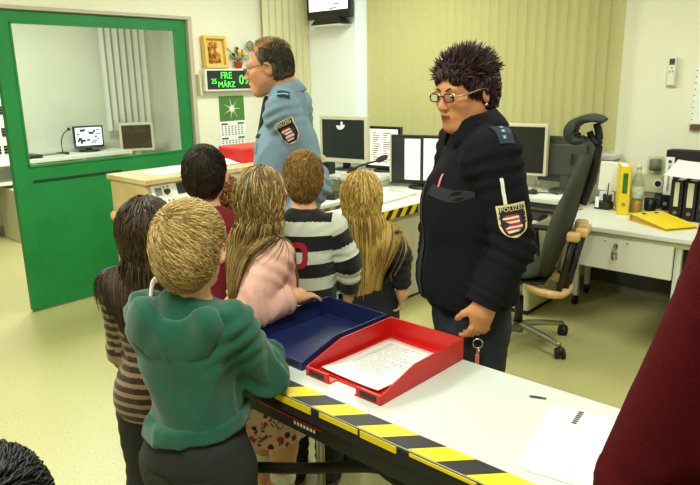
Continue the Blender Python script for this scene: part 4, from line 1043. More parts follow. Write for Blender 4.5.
o = thing('plastic_jar', 'clear round jar with a grey lid standing on the cable duct', 'jar', (-1.46, YB-.055, .931)); bm = BM(); lathe(bm, [(.045, 0), (.055, .01), (.055, .09), (.05, .12), (.045, .12), (.05, .09), (.05, .012), (.04, .006)], seg=24); obj('wall', bm, M['clear'], o, True); bm = BM(); lathe(bm, [(.02, .02), (.04, .025), (.04, .1), (.001, .105)], seg=22); obj('contents', bm, M['grey'], o, True)
for x, y, lb, hh in ((-1.375, 4.49, 'black mug below the cable duct', .08), (-1.365, 4.66, 'dark red mug behind the black mug below the cable duct', .085)):
    o = thing('mug', lb, 'mug', (x, y, .731)); bm = BM(); lathe(bm, [(.032, 0), (.037, .01), (.038, hh), (.034, hh), (.033, .01)], seg=22); obj('cup', bm, M['black'] if x < -1.3 else mat('mug_maroon', (70,26,28), .4), o, True); bm = BM(); tube(bm, [(.036, 0, .02), (.06, 0, .025), (.062, 0, .055), (.036, 0, .062)], .005, 6); obj('handle', bm, M['black'], o, True)
# black files
o = thing('box_file', 'large black file with a white spine label standing against the wall', 'binder', (-1.30, 4.55, .731), 0); bm = BM(); box(bm, (-.0, 0, 0), (.30, .10, .40), .004); obj('body', bm, M['blackm'], o); bm = BM(); box(bm, (-.0225, -.0, 0.0), (0, .10, .40), .003); obj('spine', bm, M['black'], o)
bm = BM(); box(bm, (-.020, -.002, .105), (.032, .0, .355), 0, Matrix.Rotation(math.radians(0), 4, 'Z')); obj('spine_label', bm, M['paper'], o)
bm = BM(); cyl(bm, (.006, -.002, .325), (.006, -.004, .325), .011, seg=16); obj('label_ring', bm, M['ink'], o); bm = BM(); box(bm, (.0, -.003, .13), (.012, -.002, .30)); obj('label_print', bm, M['inklight'], o)
bm = BM(); lathe(bm, [(.008, 0), (.013, .001), (.013, .003), (.008, .003)], (0, 0, 0), 18, basis((.0, -.001, .045), (1, 0, 0), (0, 0, 1))); obj('finger_ring', bm, M['steel'], o)
for i, lb in enumerate(('small black lever arch file, leftmost of the row under the white sheet', 'black lever arch file second in the row under the white sheet', 'black lever arch file third in the row at the right edge')):
    binder('lever_arch_file', lb, (-1.165+.078*i, 4.38, .731), 2, .07, .20, .25, M['blackm'], (.085, .235, .034 if i else .026), 'black files under the white sheet', tagm=M['cream'], ringz=.045)
ts = sheet('paper_sheet', 'white curled sheet lying on top of the black files', 'paper', (-1.05, 4.34, 1.03), .36, .24, -4, 0, curl=.02); ts.rotation_euler[0] = math.radians(22)
o = thing('ring_folder', 'bright yellow flat folder lying on the desk edge', 'folder', (-1.17, 4.11, .731), math.radians(-33)); bm = BM(); prism(bm, [(-.16, 0), (.16, 0), (.16, .003), (-.16, .003)], -.11, .12, basis((0, 0, 0), (1, 0, 0), (0, 0, 1))); prism(bm, [(-.16, .042), (.16, .012), (.16, .016), (-.16, .046)], -.11, .12, basis((0, 0, 0), (1, 0, 0), (0, 0, 1))); box(bm, (-.163, -.12, 0), (-.158, .11, .045)); obj('cover', bm, M['yel'], o); bm = BM(); prism(bm, [(-.15, .003), (.15, .003), (.15, .011), (-.15, .036)], -.10, .11, basis((0, 0, 0), (1, 0, 0), (0, 0, 1))); obj('pages', bm, mat('tan_pages', (196,160,90), .8), o); bm = BM()
for k in (-.045, .045): box(bm, (-.13, k-.012, .0445), (-.115, k+.012, .0485), .001)
obj('clip', bm, M['ink'], o)
# things on the right wall
o = thing('remote_control', 'white remote control in its holder on the right wall', 'remote', (-1.425, YB, 1.535)); bm = BM(); box(bm, (-.033, -.02, -.01), (.033, 0, .09), .004); obj('holder', bm, M['cream'], o); bm = BM(); box(bm, (-.025, -.034, .0), (.025, -.012, .19), .006); rc = obj('body', bm, M['whitep'], o); bm = BM(); box(bm, (-.017, -.0355, .135), (.017, -.033, .175)); obj('display', bm, M['ink'], rc); bm = BM()
for x, z in ((0, .115), (-.01, .09), (.01, .09)): cyl(bm, (x, -.033, z), (x, -.0365, z), .005, seg=10)
obj('button', bm, M['grey'], rc)
o = thing('wall_planner', 'white ring bound planner on the wall at the right edge', 'calendar', (-1.275, YB, 1.28)); bm = BM(); box(bm, (0, -.03, 0), (.55, 0, .37), .003); obj('sheets', bm, M['paper'], o); bm = BM()
for k in range(9): cyl(bm, (.01, -.032, .03+k*.04), (.01, -.03, .03+k*.04), .004, seg=8)
obj('binding_holes', bm, M['ink'], o); bm = BM(); box(bm, (.0, -.025, -.04), (.06, 0, -.005)); obj('hanger', bm, mat('brown_cord', (110,80,50), .8), o)

# ---------------------------------------------------------------- swivel chair
ch = thing('office_chair', 'grey green swivel chair with headrest and beech armrest caps behind the policewoman', 'chair', (-1.79, 3.52, 0), math.radians(104))
# local frame: +Y the way the sitter faces
bm = BM(); cyl(bm, (0, 0, .07), (0, 0, .13), .035, .03); obj('hub', bm, M['steel'], ch, True)
for k in range(5):
    a = math.radians(-86-104+72*k); d = Vector((math.cos(a), math.sin(a), 0)); bm = BM()
    tube(bm, [d*.02+Vector((0, 0, .115)), d*.15+Vector((0, 0, .105)), d*.32+Vector((0, 0, .078))], lambda t: .024-.008*t, 10, flat=.8); lg = obj('base_leg', bm, M['steel'], ch, True)
    c = d*.325; s_ = Vector((-d.y, d.x, 0)); s2 = (s_*.8+d*.6).normalized(); bm = BM()
    for g in (-1, 1): cyl(bm, c+s2*(g*.018-.009)+Vector((0, 0, .03)), c+s2*(g*.018+.009)+Vector((0, 0, .032)), .032, seg=20)
    cyl(bm, c+Vector((0, 0, .04)), c+Vector((0, 0, .075)), .01, seg=10); ball(bm, c+Vector((0, 0, .045)), .024, 12); obj('castor', bm, M['black'], lg, True)
bm = BM(); cyl(bm, (0, 0, .12), (0, 0, .30), .026); obj('gas_sleeve', bm, M['black'], ch, True); bm = BM(); cyl(bm, (0, 0, .28), (0, 0, .43), .016); obj('gas_column', bm, M['steel'], ch, True)
bm = BM(); box(bm, (-.09, -.13, .405), (.09, .12, .45), .015); obj('mechanism', bm, M['black'], ch)
SF = Field(); SF.ell((0, .06, .49), (.25, .245, .05), k=.02); SF.cap((-.16, .22, .475), (.16, .22, .475), .04, k=.05); SF.cut((0, 0, .455), (0, 0, -1)); V, Q = SF.mesh(.012); quads_obj('seat', V, Q, M['mesh'], ch)
BK = Field()
BK.ell((0, -.19, .66), (.22, .05, .23), np.array(Matrix.Rotation(math.radians(12), 3, 'X')), k=.06); BK.ell((0, -.28, .96), (.185, .046, .27), np.array(Matrix.Rotation(math.radians(14), 3, 'X')), k=.08)
BK.cut((0, -.30, 1.185), (0, -.2, 1)); V, Q = BK.mesh(.012); bko = quads_obj('backrest', V, Q, M['mesh'], ch)
bm = BM(); tube(bm, [(0, -.33, .90), (0, -.36, 1.0), (0, -.385, 1.13), (0, -.395, 1.27), (0, -.375, 1.355)], lambda t: .026-.006*t, 10); obj('back_spine', bm, M['black'], ch, True)
bm = BM(); ctr = catmull([(-.42, 1.368, 0), (-.36, 1.385, 0), (-.29, 1.37, 0), (-.245, 1.33, 0), (-.25, 1.28, 0), (-.29, 1.258, 0), (-.33, 1.268, 0)], 5)
outp = []; inp = []
for i, p in enumerate(ctr):
    t = (ctr[min(i+1, len(ctr)-1)]-ctr[max(i-1, 0)]).normalized(); n_ = Vector((-t.y, t.x, 0)); th = .008+.018*math.sin(PI*min(1, (i+.6)/(len(ctr)-.0)))
    outp.append(p+n_*th); inp.append(p-n_*th)
poly = [(p.x, p.y) for p in outp+inp[::-1]]
prism(bm, poly, -.105, .105, basis((0, 0, 0), (0, 1, 0), (0, 0, 1)), .006); obj('headrest', bm, mat('headrest_fabric', (46,50,40), .8, bump=.2), ch, True)
bm = BM(); tube(bm, [(0, -.39, 1.24), (0, -.36, 1.27), (0, -.34, 1.31)], .018, 8); obj('headrest_arm', bm, M['black'], ch, True)
YK = BM(); tube(YK, [(-.17, -.08, .42), (-.175, -.16, .40), (-.15, -.235, .385), (-.07, -.275, .38), (.07, -.275, .38), (.15, -.235, .385), (.175, -.16, .40), (.17, -.08, .42)], .024, 10, flat=1.3); obj('beech_yoke', YK, M['beech'], ch, True)
bm = BM(); box(bm, (-.19, -.18, .445), (.19, .2, .458), .005); obj('seat_shell', bm, M['black'], ch)
for x, y, x2, y2, zt in ((-.125, -.25, -.135, -.315, .72), (-.045, -.275, -.047, -.345, .73), (.045, -.275, .049, -.345, .735), (.125, -.25, .135, -.315, .74)):
    bm = BM(); cyl(bm, (x, y, .39), (x2, y2, zt), .018, seg=14); rd = obj('back_rod', bm, M['black'], ch, True); bm = BM(); box(bm, (x2-.032, y2-.036, zt-.012), (x2+.032, y2+.036, zt+.04), .014, seg=3); obj('beech_cap', bm, M['beech'], rd, True)
for g in (-1, 1):
    bm = BM(); tube(bm, [(g*.20, -.05, .45), (g*.27, -.04, .5), (g*.28, -.02, .66)], .016, 8); ar = obj('armrest_post', bm, M['black'], ch, True); bm = BM(); F2 = None; tube(bm, [(g*.28, -.12, .675), (g*.28, 0, .68), (g*.275, .13, .675)], .03, 10, flat=1.0); bmesh.ops.scale(bm, vec=(1, 1, .55), space=Matrix.Translation((0, 0, -.675)), verts=bm.verts); obj('armrest_pad', bm, M['black'], ar, True)

# ---------------------------------------------------------------- white counter with hazard tape
TX0, TY0, TY1, TZ = -1.50, 1.03, 1.515, .82
o = thing('counter_table', 'white counter table with yellow and black hazard tape along its edge', 'table')
bm = BM(); box(bm, (TX0, TY0, .792), (.9, TY1, TZ), .003); obj('tabletop', bm, M['counter'], o)
bm = BM(); box(bm, (TX0-.002, TY0-.006, .775), (.9, TY0+.002, .8175), .002); obj('edge_band', bm, M['blackm'], o)
bm = BM(); hazard(bm, basis((TX0, TY0+.001, TZ+.0002), (1, 0, 0), (0, 1, 0)), 2.3, .064, .0755, .062, t=.0008, start=-.105); obj('hazard_tape', bm, [M['tblack'], M['yellow']], o)
bm = BM(); r = random.Random(2); x = TX0+.02
k = 0
while x < .85:
    L = r.uniform(.06, .17); box(bm, (x, TY0-.0085, .808+r.uniform(-.012, .004)), (x+L, TY0-.0068, .8195)); x += L+r.uniform(.0, .05)
obj('tape_fold', bm, M['yellow'], o)
bm = BM(); box(bm, (TX0+.02, TY0+.015, .715), (.88, TY0+.055, .765), .004); rail = obj('front_rail', bm, M['iron'], o)
bm = BM(); box(bm, (-1.30, TY0+.0135, .748), (-1.06, TY0+.0148, .753)); obj('red_marking', bm, M['red'], rail); bm = BM();
for i in range(7): box(bm, (-1.16+i*.012, TY0+.0135, .735), (-1.153+i*.012, TY0+.0147, .744))
obj('white_marking', bm, M['paper'], rail)
bm = BM(); box(bm, (TX0+.02, TY1-.05, .735), (.88, TY1-.02, .79), .004); obj('rear_rail', bm, M['iron'], o)
bm = BM(); box(bm, (TX0+.02, TY0+.03, .74), (TX0+.05, TY1-.02, .79), .004); obj('end_rail', bm, M['iron'], o)
bm = BM(); cyl(bm, (-1.385, 1.36, 0), (-1.385, 1.36, .79), .014, seg=16); obj('leg', bm, M['steel'], o, True)
bm = BM(); cyl(bm, (.7, 1.36, 0), (.7, 1.36, .79), .014, seg=16); obj('leg', bm, M['steel'], o, True)
bm = BM(); tube(bm, [(-1.44, 1.09, .462), (-1.3, 1.20, .463), (-1.15, 1.33, .466), (-1.10, 1.36, .45), (-1.04, 1.39, .36), (-.98, 1.41, 0)], .017, 10); obj('folding_brace', bm, M['iron'], o, True)
bm = BM(); box(bm, (-1.455, 1.06, 0), (-1.425, 1.09, .72), .003); obj('leg', bm, M['iron'], o)
def tray(label, c, rz, m, tabm, w=.272, d=.372, h=.066):
    t = thing('letter_tray', label, 'tray', c, math.radians(rz), 'letter trays on the counter'); e = .004
    bm = BM(); box(bm, (-w/2, -d/2+.03, 0), (w/2, d/2, .004), .001); box(bm, (-w/2, -d/2, 0), (-w/2+.09, -d/2+.035, .004)); box(bm, (w/2-.09, -d/2, 0), (w/2, -d/2+.035, .004)); obj('base', bm, m, t)
    prof = [(-d/2, 0), (d/2, 0), (d/2, h), (-d/2+.14, h), (-d/2+.01, .028), (-d/2, .024)]
    for x in (-w/2, w/2-e): bm = BM(); prism(bm, prof, 0, e, basis((x, 0, 0), (0, 1, 0), (0, 0, 1)), .0008); obj('side_wall', bm, m, t)
    bm = BM(); box(bm, (-w/2, d/2-e, 0), (w/2, d/2, h), .001); obj('back_wall', bm, m, t)
    for x in (-w/2, w/2-.085):
        bm = BM(); box(bm, (x, -d/2, 0), (x+.085, -d/2+.008, .026), .002); lp = obj('front_lip', bm, m, t); bm = BM(); box(bm, (x+.014, -d/2-.0015, .006), (x+.071, -d/2, .021), .0008); obj('label_holder', bm, tabm, lp)
    return t
tray('navy blue empty letter tray left of the red one on the counter', (-1.372, 1.345, TZ+.0005), -1.5, M['blue'], M['black'])
tray('bright red letter tray holding a printed sheet on the counter', (-1.076, 1.33, TZ+.0005), -1.0, M['red'], M['black'])
sheet('paper_sheet', 'printed white sheet lying in the red letter tray', 'paper', (-1.085, 1.335, TZ+.006), .212, .30, -2, 24, title=None, seed=11, curl=.006, lw=.75)
sheet('paper_sheet', 'white sheet with a dark heading on the counter beside the maroon sweater', 'paper', (-.485, 1.30, TZ+.0026), .215, .31, 12, 0, seed=13)
sheet('paper_sheet', 'lower white sheet sticking out beneath the headed sheet on the counter', 'paper', (-.47, 1.30, TZ+.0009), .23, .32, 10, 0, seed=14)
bm = BM(); T = Matrix.Translation((-.545, 1.40, TZ+.0042)) @ Matrix.Rotation(math.radians(97), 4, 'Z');
for i in range(7): box(bm, (-.035+i*.010, -.006, 0), (-.028+i*.010, .006, .0004), M=T)
sh_ = [q for q in COL.objects if q.get('label', '').startswith('white sheet with a dark heading')][0]
hd_ = obj('heading', bm, M['ink'], None); bpy.context.view_layer.update(); hd_.parent = sh_; hd_.matrix_parent_inverse = sh_.matrix_world.inverted()
o = thing('paper_clip', 'small dark clip lying alone on the bare counter', 'clip', (-.665, 1.435, TZ+.001), .35); bm = BM(); tube(bm, [(-.02, -.003, .001), (.015, -.003, .001), (.02, .001, .001), (.015, .004, .001), (-.016, .004, .001), (-.018, .0, .001), (.01, .001, .001)], .0011, 6); obj('wire', bm, M['ink'], o)
# ---------------------------------------------------------------- the people
skin_w = mat_attr('skin_woman', [(0, (206,140,96)), (.5, (150,66,58))], .5, bump=.04, bscale=260, sheen=0, interp='LINEAR')
skin_m = mat_attr('skin_man', [(0, (204,144,108)), (.5, (170,96,80))], .5, bump=.04, bscale=260, sheen=0, interp='LINEAR')
skin_k = mat('skin_child', (222,166,124), .55, var=.03, vscale=12)
eyew = mat('eye_white', (226,222,212), .25); iris = mat('iris_dark', (44,30,22), .2)
trous = mat('black_trousers', (22,22,24), .9, bump=.3, bscale=400); jeans = mat('blue_jeans', (54,72,92), .9, var=.18, vscale=30, bump=.3, bscale=500)
djean = mat('dark_jeans', (36,38,40), .9, var=.15, vscale=40, bump=.3, bscale=500)
shoe_d = mat('dark_shoe', (30,28,28), .5); sole = mat('rubber_sole', (70,68,64), .8); shoe_l = mat('pale_shoe', (220,196,190), .6)
def longhair(F, n, L, dark, seed=0, part=.0, w=.0017, steps=20, off=.004, jit=.03, minz=-.06, back=.45, spread=.0, pull=1.5, px=0., vol=.010):
    pred = lambda p: (p[:, 2] > minz) & (p[:, 1] < .035+.55*np.maximum(p[:, 2]-.03, 0)) & (p[:, 2]+.9*(.02-np.maximum(p[:, 1], -.02)) > minz)
    P, N = F.roots(n, pred, .004, seed)
    r = np.random.default_rng(seed+1)
    sx = np.clip((P[:, 0]-part)/.03, -1, 1)
    D = np.stack([sx*(.55+spread), np.full(n, -back), np.full(n, -.1)], -1)+r.normal(size=(n, 3))*.08
    D -= N*np.sum(D*N, 1, keepdims=True)*.9; D = D@F.HR.T
    C = Field(); C.ell(F.H((0, -.018, .032)), (np.array((.074, .094, .084))+vol)*F.hs, F.HR); C.ell(F.H((0, -.03, -.03)), np.array((.072, .07, .085))*F.hs, F.HR, k=.03); C.cap(F.H((0, -.03, -.05)), F.tp([0, -.02, F.zsh]), .05, .07, k=.03)
    F.torso(C, .020)
    for k in 'RL': F.arm(C, k, .016)
    LL = L*r.uniform(.80, 1.03, n)*(1-.25*np.clip((.06-P[:, 2])/.12, 0, 1))
    F.strands('hair', dark, P, D, C, LL, steps, w*r.uniform(.7, 1.3, n), grav=.42, stiff=.80, off=off, jit=jit, seed=seed+2, hug=.8, pull=pull, px=px, hugz=-.07, offr=1.6)
def shorthair(F, n, L, m, crown=(.01, -.07, .085), swirl=.5, lift=.15, w=.0020, seed=0, nape=-.075, front=.075, steps=6, grav=.05, jit=.12, pred=None, infl=.004, off=.003, hug=.8, offr=1.8, curl=.04, ear=True, vol=.008):
    pr = pred or (lambda p: (p[:, 2] > nape) & (p[:, 1] < front) & (p[:, 2]+1.1*(.01-p[:, 1]) > -.02+.0*p[:, 0]) | ((p[:, 2] > .055) & (p[:, 1] < front)))
    pr2 = (lambda p: pr(p) & ~((np.abs(p[:, 0]) > .055) & (p[:, 1] > -.045) & (p[:, 1] < .03) & (p[:, 2] < .022) & (p[:, 2] > -.07))) if ear else pr
    P, N = F.roots(n, pr2, infl, seed); r = np.random.default_rng(seed+1)
    T = P-np.array(crown); T -= N*np.sum(T*N, 1, keepdims=True); T /= np.maximum(np.linalg.norm(T, axis=1, keepdims=True), .01)
    D = T+swirl*np.cross(N, T)+N*lift+r.normal(size=(n, 3))*jit; D = D@F.HR.T
    C = Field(); C.ell(F.H((0, -.018, .032)), (np.array((.074, .094, .084))+vol)*F.hs, F.HR); C.ell(F.H((0, -.052, -.02)), (np.array((.062, .058, .075))+vol*.6)*F.hs, F.HR, k=.03)
    F.strands('hair', m, P, D, C, L*r.uniform(.6, 1.15, n), steps, w*r.uniform(.7, 1.3, n), grav=grav, stiff=.95, off=off, jit=curl, seed=seed+2, taper=.12, hug=hug, hugz=-.12, offr=offr)
def police_patch(F, g, origin, u, v, w=.078, h=.095):
    K = [mat('patch_black', (18,20,24), .8), mat('patch_yellow', (222,206,150), .8), mat('patch_red', (190,44,44), .8), mat('patch_white', (226,224,214), .8), mat('patch_blue', (30,40,70), .8)]
    def colr(a, b):
        t = (b+h/2)/h; hw = w/2 if t > .42 else w/2*math.sqrt(max(0, 1-(1-t/.42)**2))
        e = min(hw-abs(a), h/2-b, (b+h/2)*.9)
        if e < .0045: return 1
        if b > h*.24: return 0
        i = min(hw-.006-abs(a)*1.0, h*.24-b, (b+h/2-.008)*.9)
        if i < .006: return 0
        # upright striped animal on dark blue
        if abs(a+.004*math.sin(b*160)) < .019+.004*math.sin(b*220): return 2 if int((b+1)/.0068) % 2 else 3
        return 4
    o = F.decal('sleeve_patch', g, shield(w, h, 26, 32), origin, u, v, None, .002, mats=(K, colr), label='black shield patch with a red and white striped emblem')
    F.decal_text('patch_lettering', g, 'POLIZEI', w*.23, np.array(origin)+np.array(v)*h*.355, u, v, K[1], .0035, parent=o)

# --- policewoman
W = Fig('policewoman in a dark navy jacket and glasses standing behind the white counter', -1.06, 1.735, 138, 1.68, girth=.90, shz=.845,
        head=dict(yaw=29, pitch=-9, off=(0, .012, .004)), hs=.935,
        arms=dict(L=dict(elbow=(-.872, 1.66, 1.135), wrist=(-.91, 1.585, .985), hand=(-.93, 1.575, .87), palm=(.9, .2, .0), curl=.75, shoff=(0, -.01, -.01)),
                  R=dict(elbow=(-1.24, 1.83, 1.12), wrist=(-1.19, 1.74, 1.04), hand=(-1.09, 1.75, .99))))
W.body(skin_w, .004, True); W.eyes(eyew, iris); W.brows(mat('brow_dark', (40,28,24), .8))
navy = mat('navy_jacket_cloth', (20,21,27), .9, var=.10, vscale=90, bump=.35, bscale=420, spec=.15)
W.top('jacket', navy, .022, .93, .008, 1.10, amp=.007, crease=.010, ease=1.05, taper=-.2, se=.023, depth=1.3, seed=2, fr=(12, 12, 8))
W.bottoms('trousers', mat('navy_trousers', (34,40,50), .9, bump=.3, bscale=400), .016, .96, .03, .009, flare=.02); W.shoes(shoe_d, sole)
W.collar(navy, (.064, .068), .055, .036, 30, 14, drop=.02, name='jacket_collar'); W.collar(mat('grey_shirt', (150,150,146), .8), (.054, .058), .045, .008, 16, 14, name='shirt_collar')
gj = 'jacket'; Ld = np.array((-1., 0, 0)); Fd = np.array((0, 1., 0)); Zd = np.array((0, 0, 1.))
ua = nrm(W.el['L']-W.sh['L']); pp = W.sh['L']+(W.el['L']-W.sh['L'])*.66+Ld*.05
police_patch(W, gj, pp+Fd*.004, np.cross(-ua, nrm(Ld+Fd*.10)), -ua)
# shoulder strap with four pale blue stars
so = W.sh['L']+np.array((.012, -.01, .03)); st = W.decal('shoulder_strap', gj, rgrid(.045, .10, 5, 10), so+np.array((-.012, .006, 0)), nrm((.1, -.95, .1)), nrm((1, .0, .75)), mat('strap_navy', (26,34,52), .7), .004, label='dark blue shoulder strap with pale blue stars')
stars = mat('star_blue', (130,190,215), .5)
for i in range(4):
    c = so+np.array((-.012, .006, 0))+nrm((1, 0, .75))*(-.034+.02*i); rr = [[(-.0065, -.004), (.0065, -.004)], [(-.002, 0), (.002, 0)], [(-.0065, .004), (.0065, .004)]]
    W.decal('star', gj, rr, c, nrm((.1, -.95, .1)), nrm((1, 0, .75)), stars, .006, parent=st)
W.decal('strap_button', gj, rgrid(.011, .011, 2, 2), so+np.array((-.012, .006, 0))+nrm((1, 0, .75))*.042, nrm((.1, -.95, .1)), nrm((1, 0, .75)), M['chrome'], .007, parent=st)
# chest pocket, pen, sleeve pen, front closing
pk = W.tp([-.085, .16, W.h*.765]); W.decal('chest_pocket', gj, rgrid(.07, .032, 8, 4), pk, (-1, .25, -.25), (-.25, .1, 1), mat('navy_flap', (32,33,40), .85, bump=.3), .006)
W.decal('pocket_pen', gj, rgrid(.0045, .036, 1, 4), pk+np.array((.015, 0, .03)), (-.9, .2, .35), (.35, .1, .9), M['red'], .008, label='red and white pen in the chest pocket')
W.decal('front_flap', gj, rgrid(.03, .42, 3, 24), W.tp([0, .16, W.h*.66]), (-1, 0, 0), (0, 0, 1), mat('navy_flap', (32,33,40)), .004)
W.decal('sleeve_pen', gj, rgrid(.009, .075, 2, 6), pp-ua*.085+Ld*.02+Fd*.02, np.cross(-ua, Ld), -ua, M['whitep'], .005, label='white pen in the sleeve pocket')
# hair
hb = mat_hair('hair_black_plum', [(0, (22,14,18)), (.45, (34,20,26)), (.75, (66,38,44)), (.92, (110,72,70)), (1, (60,34,40))], .4)
W.haircap(hb, .006, face=(0, .112, -.036), fr=(.072, .085, .098), nape=-.085)
pw = lambda p: (p[:, 2] > -.085) & (p[:, 1] < .07) & ((p[:, 2] > .045) | (p[:, 1] < -.012))
shorthair(W, 2600, .034, hb, crown=(0, .06, .08), swirl=.1, lift=.18, w=.0028, seed=5, pred=pw, jit=.25, grav=.0, infl=.004, hug=.7)
pt_ = lambda p: (p[:, 2] > .055) & (p[:, 1] < .075)
shorthair(W, 800,   .036, hb, crown=(0, .10, .06), swirl=.1, lift=.5, w=.0026, seed=15, pred=pt_, jit=.25, grav=.0, infl=.006, hug=.0)
pf = lambda p: (p[:, 2] > .055) & (p[:, 1] > .02) & (p[:, 1] < .07)
shorthair(W, 600, .036, hb, crown=(.02, -.08, .10), swirl=.25, lift=.25, w=.0028, seed=6, pred=pf, jit=.2, grav=.12, infl=.006, hug=.4)
ps = lambda p: (p[:, 2] < .05) & (p[:, 2] > -.02) & (p[:, 1] < .03) & (p[:, 1] > -.05) & (abs(p[:, 0]) > .04)
shorthair(W, 500, .06, hb, crown=(0, -.02, .11), swirl=.0, lift=.1, w=.0028, seed=8, pred=ps, jit=.15, grav=.1, infl=.006)
def glasses(F, rim, temple, lw=.040, lh=.024, th=.0019, square=True):
    bm = BM(); y = .101; zc = .0
    for g in (-1, 1):
        pts = []
        for k in range(16):
            a = 2*PI*k/16; ca, sa = math.cos(a), math.sin(a); q = 1/max(abs(ca)**4+abs(sa)**4, 1e-6)**.25 if square else 1
            x = g*.0325+ca*q*lw/2; pts.append(F.H((x, y-.10*abs(x)*abs(x)*8, zc+sa*q*lh/2)))
        tube(bm, pts, th, 8, 2, True)
    tube(bm, [F.H((-.012, y, .004)), F.H((0, y+.003, .006)), F.H((.012, y, .004))], th, 6); fr = obj('glasses', bm, rim, F.root, True)
    for g in (-1, 1):
        bm = BM(); tube(bm, [F.H((g*.054, y-.004, .004)), F.H((g*.078, .07, .006)), F.H((g*.086, .0, .012)), F.H((g*.085, -.02, .0))], th*1.2, 6, flat=1.5); obj('temple', bm, temple, fr, True)
        bm = BM(); v = [bm.verts.new(F.H((g*.0325+math.cos(2*PI*k/16)*lw*.5, y-.001-.006*(k in (0,)), zc+math.sin(2*PI*k/16)*lh*.5))) for k in range(16)]; bm.faces.new(v); obj('lens', bm, M['glass'], fr)
glasses(W, M['black'], mat('temple_silver', (176,166,140), .3, metal=.6))
bm = BM(); ball(bm, W.H((-.083, -.008, -.040)), .0055, 12); obj('earring', bm, M['chrome'], W.root, True)
# keys in her hand
hp = W.wr['L']+W.hand['L'][0]*.105; kw = W.root.matrix_basis @ Vector(hp)
kw = (Matrix.Translation((-1.06, 1.735, 0)) @ Matrix.Rotation(math.radians(138), 4, 'Z')) @ Vector(hp)
o = thing('keyring', 'silver key ring with a red tag hanging from the policewoman\'s hand', 'keys', (kw.x, kw.y, kw.z-.03), .6); bm = BM(); tube(bm, [(.0145*math.cos(k*PI/4), 0, .0145*math.sin(k*PI/4)) for k in range(8)], .0022, 8, 3, True); obj('ring', bm, M['chrome'], o, True)
bm = BM(); tube(bm, [(0, 0, -.014), (.0, .003, -.03), (0, .0, -.038)], .003, 6); box(bm, (-.006, -.003, -.085), (.006, .003, -.036), .002); obj('tag', bm, mat('tag_salmon', (214,120,92), .5), o)
bm = BM(); lathe(bm, [(.002, -.0015), (.010, -.001), (.010, .001), (.002, .0015)], (0, 0, 0), 14, basis((.004, .004, -.026), (0, 1, 0), (0, 0, 1))); box(bm, (.003, .001, -.07), (.006, .007, -.034)); obj('key', bm, M['steel'], o)

# --- policeman
Pm = Fig('policeman in a pale blue uniform shirt and glasses standing behind the children', -2.17, 1.988, 126, 1.785, girth=1.12, shz=.848, head=dict(yaw=2, pitch=-8, off=(0, .055, 0)), hs=.98,
         arms=dict(L=dict(elbow=(-1.93, 1.94, 1.19), wrist=(-2.02, 1.81, .99), hand=(-2.08, 1.75, .93), shoff=(0, -.01, -.01)), R=dict()))
Pm.body(skin_m, .0045, True); Pm.eyes(eyew, iris)
shirt = mat('pale_blue_shirt', (124,150,170), .85, var=.04, vscale=60, bump=.2, bscale=420)
Pm.top('shirt', shirt, .014, 1.00, .008, .99, amp=.007, crease=.010, ease=.98, taper=.0, se=.017, seed=7, fr=(12, 12, 8))
Pm.bottoms('trousers', trous, .016, 1.05, .03, .01, flare=.02); Pm.shoes(shoe_d, sole)
Pm.collar(shirt, (.062, .066), .048, .026, 10, 16, drop=.012)
bm = BM(); c0 = Pm.tp([0, .058, Pm.zsh+.012]); c1 = Pm.tp([0, .135, Pm.h*.71]); c2 = Pm.tp([0, .145, Pm.h*.60]); tube(bm, [c0+np.array((0, .02, .02)), c0+np.array((0, .035, -.03)), c1, c2], lambda t: .016+.012*t, 10, flat=1.5); obj('tie', bm, M['blackm'], Pm.root, True)
ua = nrm(Pm.el['L']-Pm.sh['L']); pp = Pm.sh['L']+(Pm.el['L']-Pm.sh['L'])*.30+Ld*.05
police_patch(Pm, 'shirt', pp+Fd*.012, np.cross(-ua, nrm(Ld+Fd*.2)), -ua, .085, .10)
so = Pm.sh['L']+np.array((.012, -.01, .03)); st = Pm.decal('shoulder_strap', 'shirt', rgrid(.05, .09, 5, 8), so, nrm((.1, -.95, .1)), nrm((1, 0, .75)), mat('strap_navy', (26,34,52), .7), .006, label='black shoulder strap')
Pm.decal('strap_bar', 'shirt', rgrid(.05, .008, 5, 1), so-nrm((1, 0, .75))*.03, nrm((.1, -.95, .1)), nrm((1, 0, .75)), stars, .008, parent=st)
pk = Pm.tp([-.07, .14, Pm.h*.745]); fl = Pm.decal('chest_pocket', 'shirt', rgrid(.09, .045, 8, 4), pk, (-1, .3, 0), (0, .1, 1), mat('shirt_flap', (112,138,158), .85), .004)
Pm.decal('name_bar', 'shirt', rgrid(.075, .016, 6, 2), pk+np.array((0, 0, .05)), (-1, .3, 0), (0, .1, 1), M['blackm'], .005)
hg = mat_hair('hair_grey_brown', [(0, (38,34,28)), (.5, (62,54,42)), (1, (96,86,66))], .6)
Pm.haircap(hg, .002, face=(0, .085, -.01), fr=(.078, .085, .11), nape=-.075, planes=[((0, .015, .075), (0, .55, 1.))])
pm = lambda p: (p[:, 2] > -.07) & (p[:, 1] < .012) & (p[:, 2] < .098-.3*(p[:, 1]+.02)) & ((p[:, 1] < -.035) | (p[:, 2] > .005))
shorthair(Pm, 2200, .020, hg, crown=(0, -.02, .12), swirl=.1, lift=.1, w=.0016, seed=12, pred=pm, jit=.25, grav=.05, infl=.002, vol=.002, off=.002)
pt = lambda p: (p[:, 2] > .07) & (p[:, 1] < .05)
shorthair(Pm, 420, .022, mat_hair('hair_thin_fair', [(0, (150,124,80)), (1, (190,160,110))], .6), crown=(0, .08, .10), swirl=.1, lift=.15, w=.0011, seed=13, pred=pt, jit=.3, grav=.0, infl=.002)
Pm.brows(mat('brow_grey', (80,66,50), .8), .003)
glasses(Pm, M['black'], M['black'], .042, .028, .0013)
